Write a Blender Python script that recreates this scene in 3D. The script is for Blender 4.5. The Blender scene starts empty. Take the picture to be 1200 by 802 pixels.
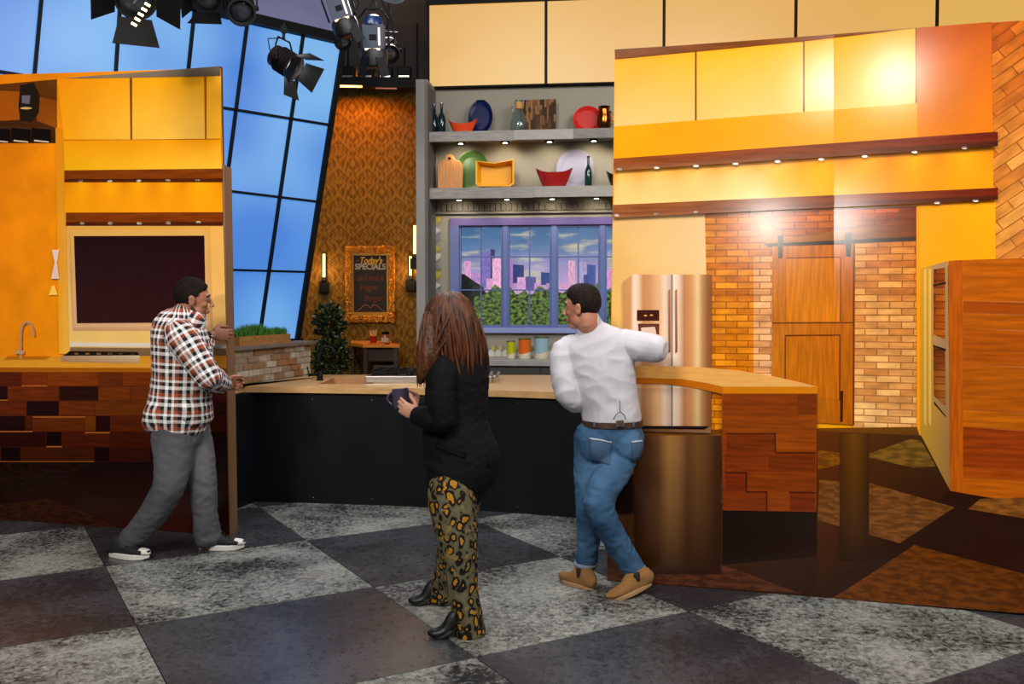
import bpy, bmesh, math, random
import numpy as np
from mathutils import Vector, Matrix, noise
from mathutils.bvhtree import BVHTree
random.seed(7)
S = bpy.context.scene
COL = S.collection
PI = math.pi

# ------------------------------------------------------------------ colours
def lin(h):
    h = h.lstrip('#')
    out = []
    for i in (0, 2, 4):
        c = int(h[i:i+2], 16) / 255
        out.append(c/12.92 if c <= .04045 else ((c+.055)/1.055)**2.4)
    return tuple(out)

# ------------------------------------------------------------------ camera
F, TH, H = 1075.0, math.atan(.038), 1.59
cam = bpy.data.objects.new('camera', bpy.data.cameras.new('camera'))
COL.objects.link(cam)
cam.location = (0, 0, H)
cam.rotation_euler = (PI/2 - TH, 0, 0)
cam.data.sensor_width = 36
cam.data.lens = 36*F/1200
cam.data.clip_end = 100
S.camera = cam

# ------------------------------------------------------------------ view, world
S.view_settings.view_transform = 'Standard'
S.view_settings.look = 'None'
S.view_settings.gamma = 1
S.view_settings.use_curve_mapping = False
S.view_settings.exposure = 0.0
w = bpy.data.worlds.new('studio_ambient'); S.world = w
w.use_nodes = True
w.node_tree.nodes['Background'].inputs[0].default_value = (.78, .86, 1, 1)
w.node_tree.nodes['Background'].inputs[1].default_value = .085

# ------------------------------------------------------------------ lights
def light(name, kind, loc, aim, energy, color=(1, 1, 1), size=1.0, size_y=None, spot=60, blend=.6, spread=None):
    d = bpy.data.lights.new(name, kind)
    d.energy = energy; d.color = color
    if kind == 'AREA':
        d.size = size
        if size_y: d.shape = 'RECTANGLE'; d.size_y = size_y
        else: d.shape = 'DISK'
        if spread: d.spread = math.radians(spread)
    if kind == 'SPOT':
        d.spot_size = math.radians(spot); d.spot_blend = blend; d.shadow_soft_size = size
    if kind == 'POINT': d.shadow_soft_size = size
    o = bpy.data.objects.new(name, d); COL.objects.link(o)
    o.location = loc
    if aim is not None:
        o.rotation_euler = (Vector(aim) - Vector(loc)).to_track_quat('-Z', 'Y').to_euler()
    return o
light('key_softbox', 'AREA', (-2.8, -1.4, 6.4), (-.3, 6.0, 1.2), 470, (1, .95, .88), 2.6, 1.3)
light('fill_softbox', 'AREA', (3.2, 1.2, 5.0), (.9, 6.0, 1.2), 205, (1, .95, .9), 2.2, 1.2)
light('panel_spot_right', 'SPOT', (.35, -2.06, 4.45), (1.7, 5.0, 1.7), 270, (1, .94, .84), .24, spot=42, blend=1)
light('panel_spot_low', 'SPOT', (-1.45, -5.9, 3.04), (1.5, 5.0, 2.0), 470, (1, .95, .88), .2, spot=14, blend=1)
light('panel_spot_left', 'SPOT', (-2.7, -.2, 3.2), (-3.0, 6.5, 2.0), 520, (1, .93, .82), .2, spot=40, blend=.9)
light('floor_spot', 'AREA', (0.2, 5.0, 5.6), (0, 5.0, 0), 60, (.95, .98, 1), 2.0, 1.4)
light('people_back_light', 'SPOT', (-1.2, 9.3, 4.9), (-.2, 5.2, 1.2), 260, (1, .95, .9), .2, spot=60, blend=.8)
light('wallpaper_wash', 'SPOT', (-1.9, 11.2, 4.5), (-1.95, 11.8, 3.4), 105, (1, .33, .02), .1, spot=130, blend=1)
light('wallpaper_fill', 'SPOT', (-2.2, 9.8, 4.5), (-2.0, 11.8, 2.0), 165, (1, .62, .16), .2, spot=70, blend=.9)
light('kitchen_wash', 'AREA', (1.9, 7.0, 4.5), (.3, 10.2, 2.0), 50, (1, .95, .9), 1.4, .8)
light('counter_wash', 'AREA', (-.4, 5.4, 5.0), (-.9, 7.9, .9), 62, (.95, .93, 1), 1.4, .8)

# ------------------------------------------------------------------ geometry from the camera: points at a real depth
CT, ST = math.cos(TH), math.sin(TH)
def ray(px, py):
    u = (px-600)/F; v = (401-py)/F
    return Vector((u, CT+v*ST, -ST+v*CT))
CAM = Vector((0, 0, H))
def at(px, py, Y):
    r = ray(px, py); return CAM + r*(Y/r.y)
def ground(px, py, z=0.0):
    r = ray(px, py); return CAM + r*((z-H)/r.z)

class Plane:
    def __init__(s, o, u, v=(0, 0, 1)):
        s.o = Vector(o); s.u = Vector(u).normalized(); s.v = Vector(v).normalized()
        s.n = s.u.cross(s.v).normalized()
        if s.n.dot(CAM - s.o) < 0: s.n = -s.n
    def hit(s, px, py, d=0):
        r = ray(px, py); o = s.o + s.n*d
        t = (o-CAM).dot(s.n)/r.dot(s.n)
        q = CAM + r*t - o
        return q.dot(s.u), q.dot(s.v)
    def pt(s, a, b, d=0): return s.o + s.u*a + s.v*b + s.n*d
    def px(s, px, py, d=0):
        a, b = s.hit(px, py, d); return s.pt(a, b, d)

# ------------------------------------------------------------------ materials
def N(nt, t, **k):
    n = nt.nodes.new(t)
    for a, b in k.items(): setattr(n, a, b)
    return n
MATS = {}
def mat(name, col, rough=.5, metal=0, var=0, vscale=8, bump=0, bscale=60, stretch=None, emit=0, trans=0, spec=.5, col2=None, coat=0, coord='Object'):
    if name in MATS: return MATS[name]
    m = bpy.data.materials.new(name); m.use_nodes = True
    nt = m.node_tree; b = nt.nodes['Principled BSDF']
    c = lin(col) if isinstance(col, str) else col
    b.inputs['Base Color'].default_value = (*c, 1)
    b.inputs['Roughness'].default_value = rough
    b.inputs['Metallic'].default_value = metal
    b.inputs['Specular IOR Level'].default_value = spec
    if coat: b.inputs['Coat Weight'].default_value = coat
    if trans: b.inputs['Transmission Weight'].default_value = trans
    tc = N(nt, 'ShaderNodeTexCoord'); mp = N(nt, 'ShaderNodeMapping')
    nt.links.new(tc.outputs[coord], mp.inputs[0])
    if stretch: mp.inputs['Scale'].default_value = stretch
    if var or col2:
        ns = N(nt, 'ShaderNodeTexNoise'); ns.inputs['Scale'].default_value = vscale; ns.inputs['Detail'].default_value = 6
        nt.links.new(mp.outputs[0], ns.inputs[0])
        cr = N(nt, 'ShaderNodeValToRGB'); nt.links.new(ns.outputs[0], cr.inputs[0])
        cr.color_ramp.elements[0].position = .32; cr.color_ramp.elements[1].position = .68
        if col2:
            c2 = lin(col2); cr.color_ramp.elements[0].color = (*c, 1); cr.color_ramp.elements[1].color = (*c2, 1)
        else:
            cr.color_ramp.elements[0].color = (*[x*(1-var) for x in c], 1)
            cr.color_ramp.elements[1].color = (*[min(1, x*(1+var)) for x in c], 1)
        nt.links.new(cr.outputs[0], b.inputs['Base Color'])
        if emit: nt.links.new(cr.outputs[0], b.inputs['Emission Color'])
    if emit:
        b.inputs['Emission Strength'].default_value = emit
        if not (var or col2): b.inputs['Emission Color'].default_value = (*c, 1)
    if bump:
        n2 = N(nt, 'ShaderNodeTexNoise'); n2.inputs['Scale'].default_value = bscale; n2.inputs['Detail'].default_value = 5
        nt.links.new(mp.outputs[0], n2.inputs[0])
        bp = N(nt, 'ShaderNodeBump'); bp.inputs['Strength'].default_value = bump; bp.inputs['Distance'].default_value = .01
        nt.links.new(n2.outputs[0], bp.inputs['Height']); nt.links.new(bp.outputs[0], b.inputs['Normal'])
    MATS[name] = m
    return m

def print_mat(name, kind, rough=.155, emit=0, rot=0, bw=.11, bh=.036):
    """flat ink on a glossy sheet: colour attribute times a printed grain"""
    m = bpy.data.materials.new(name); m.use_nodes = True
    nt = m.node_tree; b = nt.nodes['Principled BSDF']; L = nt.links.new
    at_ = N(nt, 'ShaderNodeAttribute', attribute_name='Col')
    uv = N(nt, 'ShaderNodeUVMap', uv_map='UVMap'); mp = N(nt, 'ShaderNodeMapping'); L(uv.outputs[0], mp.inputs[0])
    mp.inputs['Rotation'].default_value = (0, 0, rot)
    mx = N(nt, 'ShaderNodeMix', data_type='RGBA', blend_type='MULTIPLY'); mx.inputs[0].default_value = 1
    L(at_.outputs[0], mx.inputs[6])
    def noise_ramp(scale, sc, lo, hi, detail=5, p0=.35, p1=.65):
        mm = N(nt, 'ShaderNodeMapping'); mm.inputs['Scale'].default_value = (*sc, 1); L(mp.outputs[0], mm.inputs[0])
        ns = N(nt, 'ShaderNodeTexNoise'); ns.inputs['Scale'].default_value = scale; ns.inputs['Detail'].default_value = detail
        L(mm.outputs[0], ns.inputs[0])
        cr = N(nt, 'ShaderNodeValToRGB'); L(ns.outputs[0], cr.inputs[0])
        cr.color_ramp.elements[0].position = p0; cr.color_ramp.elements[1].position = p1
        cr.color_ramp.elements[0].color = (lo, lo, lo, 1); cr.color_ramp.elements[1].color = (hi, hi, hi, 1)
        return cr.outputs[0]
    if kind == 'flat': L(noise_ramp(3, (1, 1), .95, 1.04), mx.inputs[7])
    if kind == 'wood': L(noise_ramp(4, (1, 11), .74, 1.18), mx.inputs[7])
    if kind == 'finewood': L(noise_ramp(7, (1, 16), .92, 1.05), mx.inputs[7])
    if kind == 'plank': L(noise_ramp(5, (14, 1), .8, 1.18), mx.inputs[7])
    if kind == 'floor': L(noise_ramp(14, (1, 3.2), .72, 1.4, 10, .42, .6), mx.inputs[7])
    if kind == 'plaster': L(noise_ramp(3, (1, 1), .86, 1.12, 8), mx.inputs[7])
    if kind == 'trees': L(noise_ramp(24, (1, 1.2), .08, 1.7, 9, .4, .64), mx.inputs[7])
    if kind == 'cloud':
        cm = N(nt, 'ShaderNodeMix', data_type='RGBA'); L(noise_ramp(2.1, (1, 3.6), 0, .95, 9, .52, .66), cm.inputs[0]); L(at_.outputs[0], cm.inputs[6]); cm.inputs[7].default_value = (*lin('#d2cfae'), 1)
        L(cm.outputs[2], mx.inputs[6]); L(noise_ramp(1.4, (1, 3), .85, 1.1), mx.inputs[7])
    if kind == 'tower': L(noise_ramp(60, (1, .3), .75, 1.2, 2), mx.inputs[7])
    if kind == 'brick':
        br = N(nt, 'ShaderNodeTexBrick'); L(mp.outputs[0], br.inputs[0])
        br.inputs['Scale'].default_value = 1; br.inputs['Brick Width'].default_value = bw; br.inputs['Row Height'].default_value = bh
        br.inputs['Mortar Size'].default_value = .0035; br.inputs['Mortar Smooth'].default_value = .3; br.inputs['Bias'].default_value = -.1
        br.inputs['Color1'].default_value = (.82, .6, .42, 1); br.inputs['Color2'].default_value = (1.25, 1.3, 1.35, 1)
        br.inputs['Mortar'].default_value = (.5, .36, .26, 1)
        m2 = N(nt, 'ShaderNodeMix', data_type='RGBA', blend_type='MULTIPLY'); m2.inputs[0].default_value = 1
        L(br.outputs[0], m2.inputs[6]); L(noise_ramp(9, (1, 2.5), .78, 1.2, 6), m2.inputs[7]); L(m2.outputs[2], mx.inputs[7])
    if emit:
        b.inputs['Base Color'].default_value = (.01, .01, .01, 1)
        L(mx.outputs[2], b.inputs['Emission Color']); b.inputs['Emission Strength'].default_value = emit
    else:
        L(mx.outputs[2], b.inputs['Base Color'])
    b.inputs['Roughness'].default_value = rough
    b.inputs['Specular IOR Level'].default_value = .3
    return m

# ------------------------------------------------------------------ mesh builder
class MB:
    def __init__(s): s.v = []; s.f = []; s.c = None
    def add(s, vs, fs):
        n = len(s.v); s.v += [Vector(v) for v in vs]; s.f += [tuple(i+n for i in f) for f in fs]; return s
    def box(s, c, h, M=None):
        c = Vector(c)
        vs = []
        for z in (-1, 1):
            for x, y in ((-1, -1), (1, -1), (1, 1), (-1, 1)):
                d = Vector((x*h[0], y*h[1], z*h[2]))
                vs.append(c + (M @ d if M else d))
        return s.add(vs, [(3, 2, 1, 0), (4, 5, 6, 7), (0, 1, 5, 4), (1, 2, 6, 5), (2, 3, 7, 6), (3, 0, 4, 7)])
    def bar(s, a, b, w, h, up=(0, 0, 1)):
        a = Vector(a); b = Vector(b); t = (b-a); L = t.length; t.normalize()
        x = t.cross(Vector(up))
        if x.length < 1e-4: x = t.cross(Vector((1, 0, 0)))
        x.normalize(); z = x.cross(t)
        M = Matrix((x, t, z)).transposed()
        return s.box((a+b)/2, (w/2, L/2, h/2), M)
    def prism(s, pts, off):
        """closed polygon extruded by the vector off"""
        n = len(pts); pts = [Vector(p) for p in pts]; off = Vector(off)
        vs = pts + [p+off for p in pts]
        return s.add(vs, [tuple(range(n))[::-1], tuple(range(n, 2*n))] + [(i, (i+1) % n, n+(i+1) % n, n+i) for i in range(n)])
    def tube(s, pts, r, n=8, closed=False):
        pts = [Vector(p) for p in pts]; m = len(pts)
        rr = r if isinstance(r, (list, tuple)) else [r]*m
        vs = []; prev = None
        for i, p in enumerate(pts):
            a = pts[(i-1) % m] if (closed or i > 0) else p
            b = pts[(i+1) % m] if (closed or i < m-1) else p
            t = (b-a).normalized()
            if prev is None:
                x = t.orthogonal().normalized()
            else:
                x = prev - t*prev.dot(t)
                x = x.normalized() if x.length > 1e-5 else t.orthogonal().normalized()
            prev = x; y = t.cross(x)
            vs += [p + x*math.cos(2*PI*k/n)*rr[i] + y*math.sin(2*PI*k/n)*rr[i] for k in range(n)]
        fs = []
        for i in range(m if closed else m-1):
            j = (i+1) % m
            fs += [(i*n+k, i*n+(k+1) % n, j*n+(k+1) % n, j*n+k) for k in range(n)]
        if not closed: fs += [tuple(range(n))[::-1], tuple(range((m-1)*n, m*n))]
        return s.add(vs, fs)
    def lathe(s, c, prof, n=24, axis=(0, 0, 1), sx=1, sy=1, xdir=None):
        """prof: (radius, height) pairs from bottom to top about the axis"""
        c = Vector(c); z = Vector(axis).normalized()
        x = Vector(xdir) if xdir else z.orthogonal().normalized()
        if abs(z.z) > .999 and not xdir: x = Vector((1, 0, 0))
        y = z.cross(x).normalized(); x = y.cross(z)
        vs = []
        for r, h in prof:
            vs += [c + z*h + x*math.cos(2*PI*k/n)*r*sx + y*math.sin(2*PI*k/n)*r*sy for k in range(n)]
        m = len(prof); fs = []
        for i in range(m-1):
            fs += [(i*n+k, i*n+(k+1) % n, (i+1)*n+(k+1) % n, (i+1)*n+k) for k in range(n)]
        fs += [tuple(range(n))[::-1], tuple(range((m-1)*n, m*n))]
        return s.add(vs, fs)
    def ball(s, c, r, M=None, n=16, m=10):
        c = Vector(c); vs = []; fs = []
        rx, ry, rz = r if isinstance(r, (tuple, list)) else (r, r, r)
        def T(p):
            return c + (M @ p if M else p)
        vs.append(T(Vector((0, 0, -rz))))
        for i in range(1, m):
            a = -PI/2 + PI*i/m
            for k in range(n):
                vs.append(T(Vector((rx*math.cos(a)*math.cos(2*PI*k/n), ry*math.cos(a)*math.sin(2*PI*k/n), rz*math.sin(a)))))
        vs.append(T(Vector((0, 0, rz)))); top = len(vs)-1
        fs += [(0, 1+(k+1) % n, 1+k) for k in range(n)]
        for i in range(m-2):
            a = 1+i*n
            fs += [(a+k, a+(k+1) % n, a+n+(k+1) % n, a+n+k) for k in range(n)]
        a = 1+(m-2)*n
        fs += [(a+k, a+(k+1) % n, top) for k in range(n)]
        return s.add(vs, fs)
    def loft(s, pts, rad, side=(1, 0, 0), n=16, sub=3, cap=True):
        """elliptical tube through pts; rad: r or (along side, across)"""
        P = [Vector(p) for p in pts]; R = [(r, r) if not isinstance(r, (tuple, list)) else r for r in rad]
        Q = []; RR = []
        def cr(a, b, c, d, t):
            return .5*((2*b)+(c-a)*t+(2*a-5*b+4*c-d)*t*t+(3*b-a-3*c+d)*t*t*t)
        for i in range(len(P)-1):
            p0 = P[max(i-1, 0)]; p1 = P[i]; p2 = P[i+1]; p3 = P[min(i+2, len(P)-1)]
            r0 = R[max(i-1, 0)]; r1 = R[i]; r2 = R[i+1]; r3 = R[min(i+2, len(R)-1)]
            for k in range(sub):
                t = k/sub
                Q.append(cr(p0, p1, p2, p3, t))
                RR.append((max(.001, cr(r0[0], r1[0], r2[0], r3[0], t)), max(.001, cr(r0[1], r1[1], r2[1], r3[1], t))))
        Q.append(P[-1]); RR.append(R[-1])
        if cap:
            def capring(p, t, r):
                e = min(r)*.9; out = []
                for a in (.45, .8): out.append((p + t*e*a, (r[0]*math.sqrt(1-a*a), r[1]*math.sqrt(1-a*a))))
                return out
            t0 = (Q[0]-Q[1]).normalized(); t1 = (Q[-1]-Q[-2]).normalized()
            a = capring(Q[0], t0, RR[0]); b = capring(Q[-1], t1, RR[-1])
            Q = [x[0] for x in a[::-1]] + Q + [x[0] for x in b]; RR = [x[1] for x in a[::-1]] + RR + [x[1] for x in b]
        sd = Vector(side); vs = []; m = len(Q)
        for i, p in enumerate(Q):
            t = (Q[min(i+1, m-1)]-Q[max(i-1, 0)]).normalized()
            x = sd - t*sd.dot(t)
            if x.length < .05: x = t.orthogonal()
            x.normalize(); y = t.cross(x)
            vs += [p + x*math.cos(2*PI*k/n)*RR[i][0] + y*math.sin(2*PI*k/n)*RR[i][1] for k in range(n)]
        fs = []
        for i in range(m-1):
            fs += [(i*n+k, i*n+(k+1) % n, (i+1)*n+(k+1) % n, (i+1)*n+k) for k in range(n)]
        fs += [tuple(range(n))[::-1], tuple(range((m-1)*n, m*n))]
        return s.add(vs, fs)
    def build(s, name, m, parent=None, smooth=False, bevel=0, loc=None):
        o0 = Vector((0, 0, 0))
        if parent is not None: o0 = WLOC(parent)
        elif loc is not None: o0 = Vector(loc)
        me = bpy.data.meshes.new(name)
        me.from_pydata([v-o0 for v in s.v], [], s.f)
        me.materials.append(m)
        bm = bmesh.new(); bm.from_mesh(me); bmesh.ops.recalc_face_normals(bm, faces=bm.faces)
        bm.to_mesh(me); bm.free()
        o = bpy.data.objects.new(name, me); COL.objects.link(o)
        if parent is not None: o.parent = parent
        elif loc is not None: o.location = o0
        if smooth: me.shade_smooth()
        if bevel:
            b = o.modifiers.new('bevel', 'BEVEL'); b.width = bevel; b.segments = 2; b.limit_method = 'ANGLE'
        if smooth == 'auto':
            me.set_sharp_from_angle(angle=math.radians(40))
        return o
def WLOC(o):
    l = Vector(o.location)
    while o.parent: o = o.parent; l = l + Vector(o.location)
    return l
def thing(name, label, cat, loc=(0, 0, 0), group=None, kind=None):
    o = bpy.data.objects.new(name, None); COL.objects.link(o); o.location = loc
    o.empty_display_size = .1
    if label: o['label'] = label
    if cat: o['category'] = cat
    if group: o['group'] = group
    if kind: o['kind'] = kind
    return o
def tag(o, label=None, cat=None, group=None, kind=None):
    if label: o['label'] = label
    if cat: o['category'] = cat
    if group: o['group'] = group
    if kind: o['kind'] = kind
    return o
def struct(name, label=None, loc=(0, 0, 0)):
    return thing(name, label, None, loc, kind='structure')
def lerp(a, b, t): return a + (b-a)*t
def smooth(a, b, x):
    t = min(1, max(0, (x-a)/(b-a))); return t*t*(3-2*t)

# ================================================================== MATERIALS
def floor_material(name, a, b, rust, fine, cloud, rough):
    m = bpy.data.materials.new(name); m.use_nodes = True
    nt = m.node_tree; bs = nt.nodes['Principled BSDF']; L = nt.links.new
    tc = N(nt, 'ShaderNodeTexCoord'); geo = N(nt, 'ShaderNodeNewGeometry')
    def ns(scale, det, rgh=.6, dist=0):
        n = N(nt, 'ShaderNodeTexNoise'); n.inputs['Scale'].default_value = scale; n.inputs['Detail'].default_value = det
        n.inputs['Roughness'].default_value = rgh; n.inputs['Distortion'].default_value = dist
        L(geo.outputs['Position'], n.inputs[0]); return n
    n1 = ns(1.5, 6, .6, .4); n2 = ns(fine, 4, .75, .8); n3 = ns(1.1, 5, .7, 1)
    mul = N(nt, 'ShaderNodeMath', operation='MULTIPLY_ADD'); L(n1.outputs[0], mul.inputs[0]); mul.inputs[1].default_value = cloud
    L(n2.outputs[0], mul.inputs[2])
    sub = N(nt, 'ShaderNodeMath', operation='SUBTRACT'); L(mul.outputs[0], sub.inputs[0]); sub.inputs[1].default_value = cloud*.5
    cr = N(nt, 'ShaderNodeValToRGB'); L(sub.outputs[0], cr.inputs[0])
    cr.color_ramp.elements[0].position = .36; cr.color_ramp.elements[1].position = .66
    cr.color_ramp.elements[0].color = (*lin(a), 1); cr.color_ramp.elements[1].color = (*lin(b), 1)
    rr = N(nt, 'ShaderNodeValToRGB'); L(n3.outputs[0], rr.inputs[0])
    rr.color_ramp.elements[0].position = .6; rr.color_ramp.elements[1].position = .76
    rr.color_ramp.elements[0].color = (0, 0, 0, 1); rr.color_ramp.elements[1].color = (.6, .6, .6, 1)
    mx = N(nt, 'ShaderNodeMix', data_type='RGBA'); L(rr.outputs[0], mx.inputs[0]); L(cr.outputs[0], mx.inputs[6]); mx.inputs[7].default_value = (*lin(rust), 1)
    L(mx.outputs[2], bs.inputs['Base Color'])
    r2 = N(nt, 'ShaderNodeMapRange'); L(n2.outputs[0], r2.inputs[0]); r2.inputs[3].default_value = rough-.1; r2.inputs[4].default_value = rough+.15
    L(r2.outputs[0], bs.inputs['Roughness'])
    bp = N(nt, 'ShaderNodeBump'); bp.inputs['Strength'].default_value = .25; bp.inputs['Distance'].default_value = .004
    L(n2.outputs[0], bp.inputs['Height']); L(bp.outputs[0], bs.inputs['Normal'])
    bs.inputs['Specular IOR Level'].default_value = .4 if 'light' in name else .8
    return m
M_light = floor_material('stone_light', '#1d1f1f', '#93958f', '#6d5b40', 30, .9, .40)
M_dark = floor_material('stone_dark', '#26272a', '#434448', '#303032', 26, 1.2, .27)
M_black = mat('satin_black', '#08080a', .6, spec=.15)
M_blackm = mat('black_metal', '#070708', .6, 0, spec=.18)
M_steel = mat('brushed_steel', '#b9b4ae', .28, .9, var=.1, vscale=12, stretch=(1, 1, 20))
M_greypl = mat('grey_limewash', '#7e7b75', .75, var=.06, vscale=2.5, bump=.08)
M_shelfw = mat('grey_shelf_wood', '#858079', .6, var=.22, vscale=3, stretch=(2, 8, 16), bump=.15, bscale=20)
M_butcher = mat('butcher_block', '#c79c66', .35, var=.13, vscale=5, stretch=(1, 9, 9))
M_islandf = mat('navy_front', '#070b10', .5, var=.3, vscale=2, spec=.25)

# ================================================================== FLOOR
fl = struct('floor')
b = MB(); b.box((0, 7.0, -.03), (9, 6.5, .018)); b.build('underlay', mat('floor_joint', '#0d0d0e', .8), fl)
E1, E2, E0 = Vector((1.0912, .633, 0)), Vector((.6173, -1.0455, 0)), Vector((-2.4934, 5.5675, 0))
for i in range(-7, 8):
    for j in range(-9, 7):
        c = E0 + E1*(i+.5) + E2*(j+.5)
        if not (1.9 < c.y < 12.4 and abs(c.x) < .62*c.y+1.6): continue
        g = .0022
        P4 = [E0+E1*(i+a)+E2*(j+d) for a, d in ((g, g), (1-g, g), (1-g, 1-g), (g, 1-g))]
        t = MB(); t.prism([p+Vector((0, 0, -.012)) for p in P4], (0, 0, .012))
        t.build('tile', M_light if (i+j) % 2 == 0 else M_dark, fl)

# ================================================================== BACK WALL (kitchen alcove)
AW = Plane((-.98, 10.2, 0), (1, -.107, 0))     # alcove back wall
def W(a, d, z): return AW.pt(a, z, d)
def aw(px, py, d=0):
    a, z = AW.hit(px, py, d); return a, z
def abox(mb, a0, a1, z0, z1, d0, d1):
    pts = [W(a0, d0, z0), W(a1, d0, z0), W(a1, d1, z0), W(a0, d1, z0)]
    return mb.prism(pts, (0, 0, z1-z0))
wb = struct('wall_back')
al, _ = aw(503, 300); ar = al + 5.2
wl, wt = aw(531, 262); wr = aw(735, 262)[0]; wbm = aw(600, 386)[1]; wt = aw(620, 258)[1]; wl = aw(529, 300)[0]
topz = aw(505, 105)[1]
m = MB()
abox(m, al-.1, wl, 0, topz, -.12, 0); abox(m, wr, ar, 0, topz, -.12, 0)
abox(m, wl, wr, 0, wbm, -.12, 0); abox(m, wl, wr, wt, topz, -.12, 0)
m.build('plaster', mat('alcove_plaster', '#857f70', .8, var=.05, vscale=2, bump=.06), wb)
wj = struct('wall_jamb')
jx0, jx1 = aw(488, 300, .62)[0], aw(498, 300, .62)[0]
jt = aw(492, 93, .62)[1]
m = MB(); abox(m, jx0, jx1, 0, jt, -.4, .62); m.build('post', M_greypl, wj)
m = MB(); abox(m, jx1, al+.005, 0, topz, 0, .45); m.build('return_board', M_greypl, wj)
# patterned tile strip left of the window and over the worktop
ts = struct('trim_1')
tm = [mat('tile_white', '#b9b5aa', .3), mat('tile_mustard', '#a89a2c', .3), mat('tile_grey', '#77757a', .3)]
sx0, sx1 = aw(509, 300)[0], aw(516.5, 300)[0]
sz0, sz1 = aw(512, 404)[1], aw(512, 243)[1]
nrow = 15
for k in range(nrow):
    z0 = lerp(sz0, sz1, k/nrow); z1 = lerp(sz0, sz1, (k+1)/nrow); h = (z1-z0)
    t = MB(); off = AW.n*.012
    if k % 2: pts = [W(sx0, 0, z0), W(sx1, 0, z0+h*.5), W(sx1, 0, z1+h*.45), W(sx0, 0, z1-.003)]
    else: pts = [W(sx0, 0, z0), W(sx1, 0, z0-h*.02+.003), W(sx1, 0, z1-h*.52), W(sx0, 0, z1-.003)]
    t.prism(pts, off); t.build('tile', tm[k % 3], ts)
# worktop splash: cube-pattern tiles
bz0 = 1.044
for k in range(26):
    a0 = sx1 + .03 + k*.082; a1 = a0+.076
    zt = aw(590, 405)[1]; zm = lerp(bz0, zt, .42)
    t = MB(); t.prism([W(a0, 0, bz0), W(a1, 0, bz0), W(a1, 0, zm), W(a0+.038, 0, zm+.03), W(a0, 0, zm)], AW.n*.010); t.build('tile', tm[0], ts)
    t = MB(); t.prism([W(a0, 0, zm+.004), W(a0+.038, 0, zm+.034), W(a0+.038, 0, zt-.02), W(a0, 0, zt)], AW.n*.010); t.build('tile', tm[2], ts)
    t = MB(); t.prism([W(a0+.04, 0, zm+.034), W(a1, 0, zm+.004), W(a1, 0, zt), W(a0+.04, 0, zt-.02)], AW.n*.010); t.build('tile', tm[1], ts)

# ---- upper amber light panels
up = struct('wall_upper')
mt_y = None
def glow(name, c1, c2, strength, scale=.35):
    m = bpy.data.materials.new(name); m.use_nodes = True; nt = m.node_tree; bs = nt.nodes['Principled BSDF']
    g = N(nt, 'ShaderNodeNewGeometry'); ns = N(nt, 'ShaderNodeTexNoise'); ns.inputs['Scale'].default_value = scale; ns.inputs['Detail'].default_value = 1
    nt.links.new(g.outputs['Position'], ns.inputs[0])
    cr = N(nt, 'ShaderNodeValToRGB'); nt.links.new(ns.outputs[0], cr.inputs[0])
    cr.color_ramp.elements[0].position = .35; cr.color_ramp.elements[1].position = .65
    cr.color_ramp.elements[0].color = (*lin(c1), 1); cr.color_ramp.elements[1].color = (*lin(c2), 1)
    nt.links.new(cr.outputs[0], bs.inputs['Emission Color']); bs.inputs['Emission Strength'].default_value = strength
    bs.inputs['Base Color'].default_value = (.02, .02, .02, 1); bs.inputs['Roughness'].default_value = .4
    return m
M_amber = glow('amber_diffuser', '#e4a544', '#e8b456', .9)
cols = [502, 640, 778, 932, 1097, 1262, 1420]
zb = topz; zt = aw(520, 4, .08)[1]
for i in range(6):
    a0 = aw(cols[i]+1.6, 50, .08)[0]; a1 = aw(cols[i+1]-1.6, 50, .08)[0]
    m = MB(); abox(m, a0, a1, zb+.01, zt-.02, .06, .09); m.build('panel', M_amber, up)
    m = MB(); abox(m, a0-.03, a0, zb, zt, .02, .11); m.build('mullion', M_black, up)
m = MB(); abox(m, aw(500, 50, .08)[0], a1, zt-.02, zt+.03, .02, .12); m.build('head_rail', M_black, up)
m = MB(); abox(m, aw(500, 50, .08)[0], a1, zb-.0, zb+.01, .0, .10); m.build('sill_rail', M_black, up)
m = MB(); abox(m, aw(500, 50, .08)[0], a1, zt+.03, zt+.9, .0, .05); m.build('upper_board', mat('upper_board', '#4a4038', .8), up)
# ---- base run: dark cabinets and grey worktop
bc = thing('base_cabinet_run', 'dark base cabinets under the grey worktop below the purple window', 'cabinet', W(1.0, .3, 0))
cd = .60
m = MB(); abox(m, al+.02, ar, .0, .98, .01, cd-.04); m.build('carcass', mat('cabinet_dark', '#2b2924', .5), bc)
for k in range(7):
    m = MB(); abox(m, al+.05+k*.62, al+.05+k*.62+.6, .12, .96, cd-.04, cd-.02)
    dd = m.build('door', mat('cabinet_door', '#2f2d28', .45), bc)
    m = MB(); q = al+.05+k*.62+.3; m.tube([W(q-.08, cd+.01, .86), W(q+.08, cd+.01, .86)], .007); m.build('handle', M_steel, dd)
wtp = MB(); abox(wtp, al+.01, ar, .98, 1.04, .012, cd)
wtp = wtp.build('worktop', mat('grey_worktop', '#8e8b86', .35, var=.12, vscale=6), None, bevel=.004, loc=W(1, .3, .98))
tag(wtp, 'pale grey back worktop running under the purple framed window', 'worktop')

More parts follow.
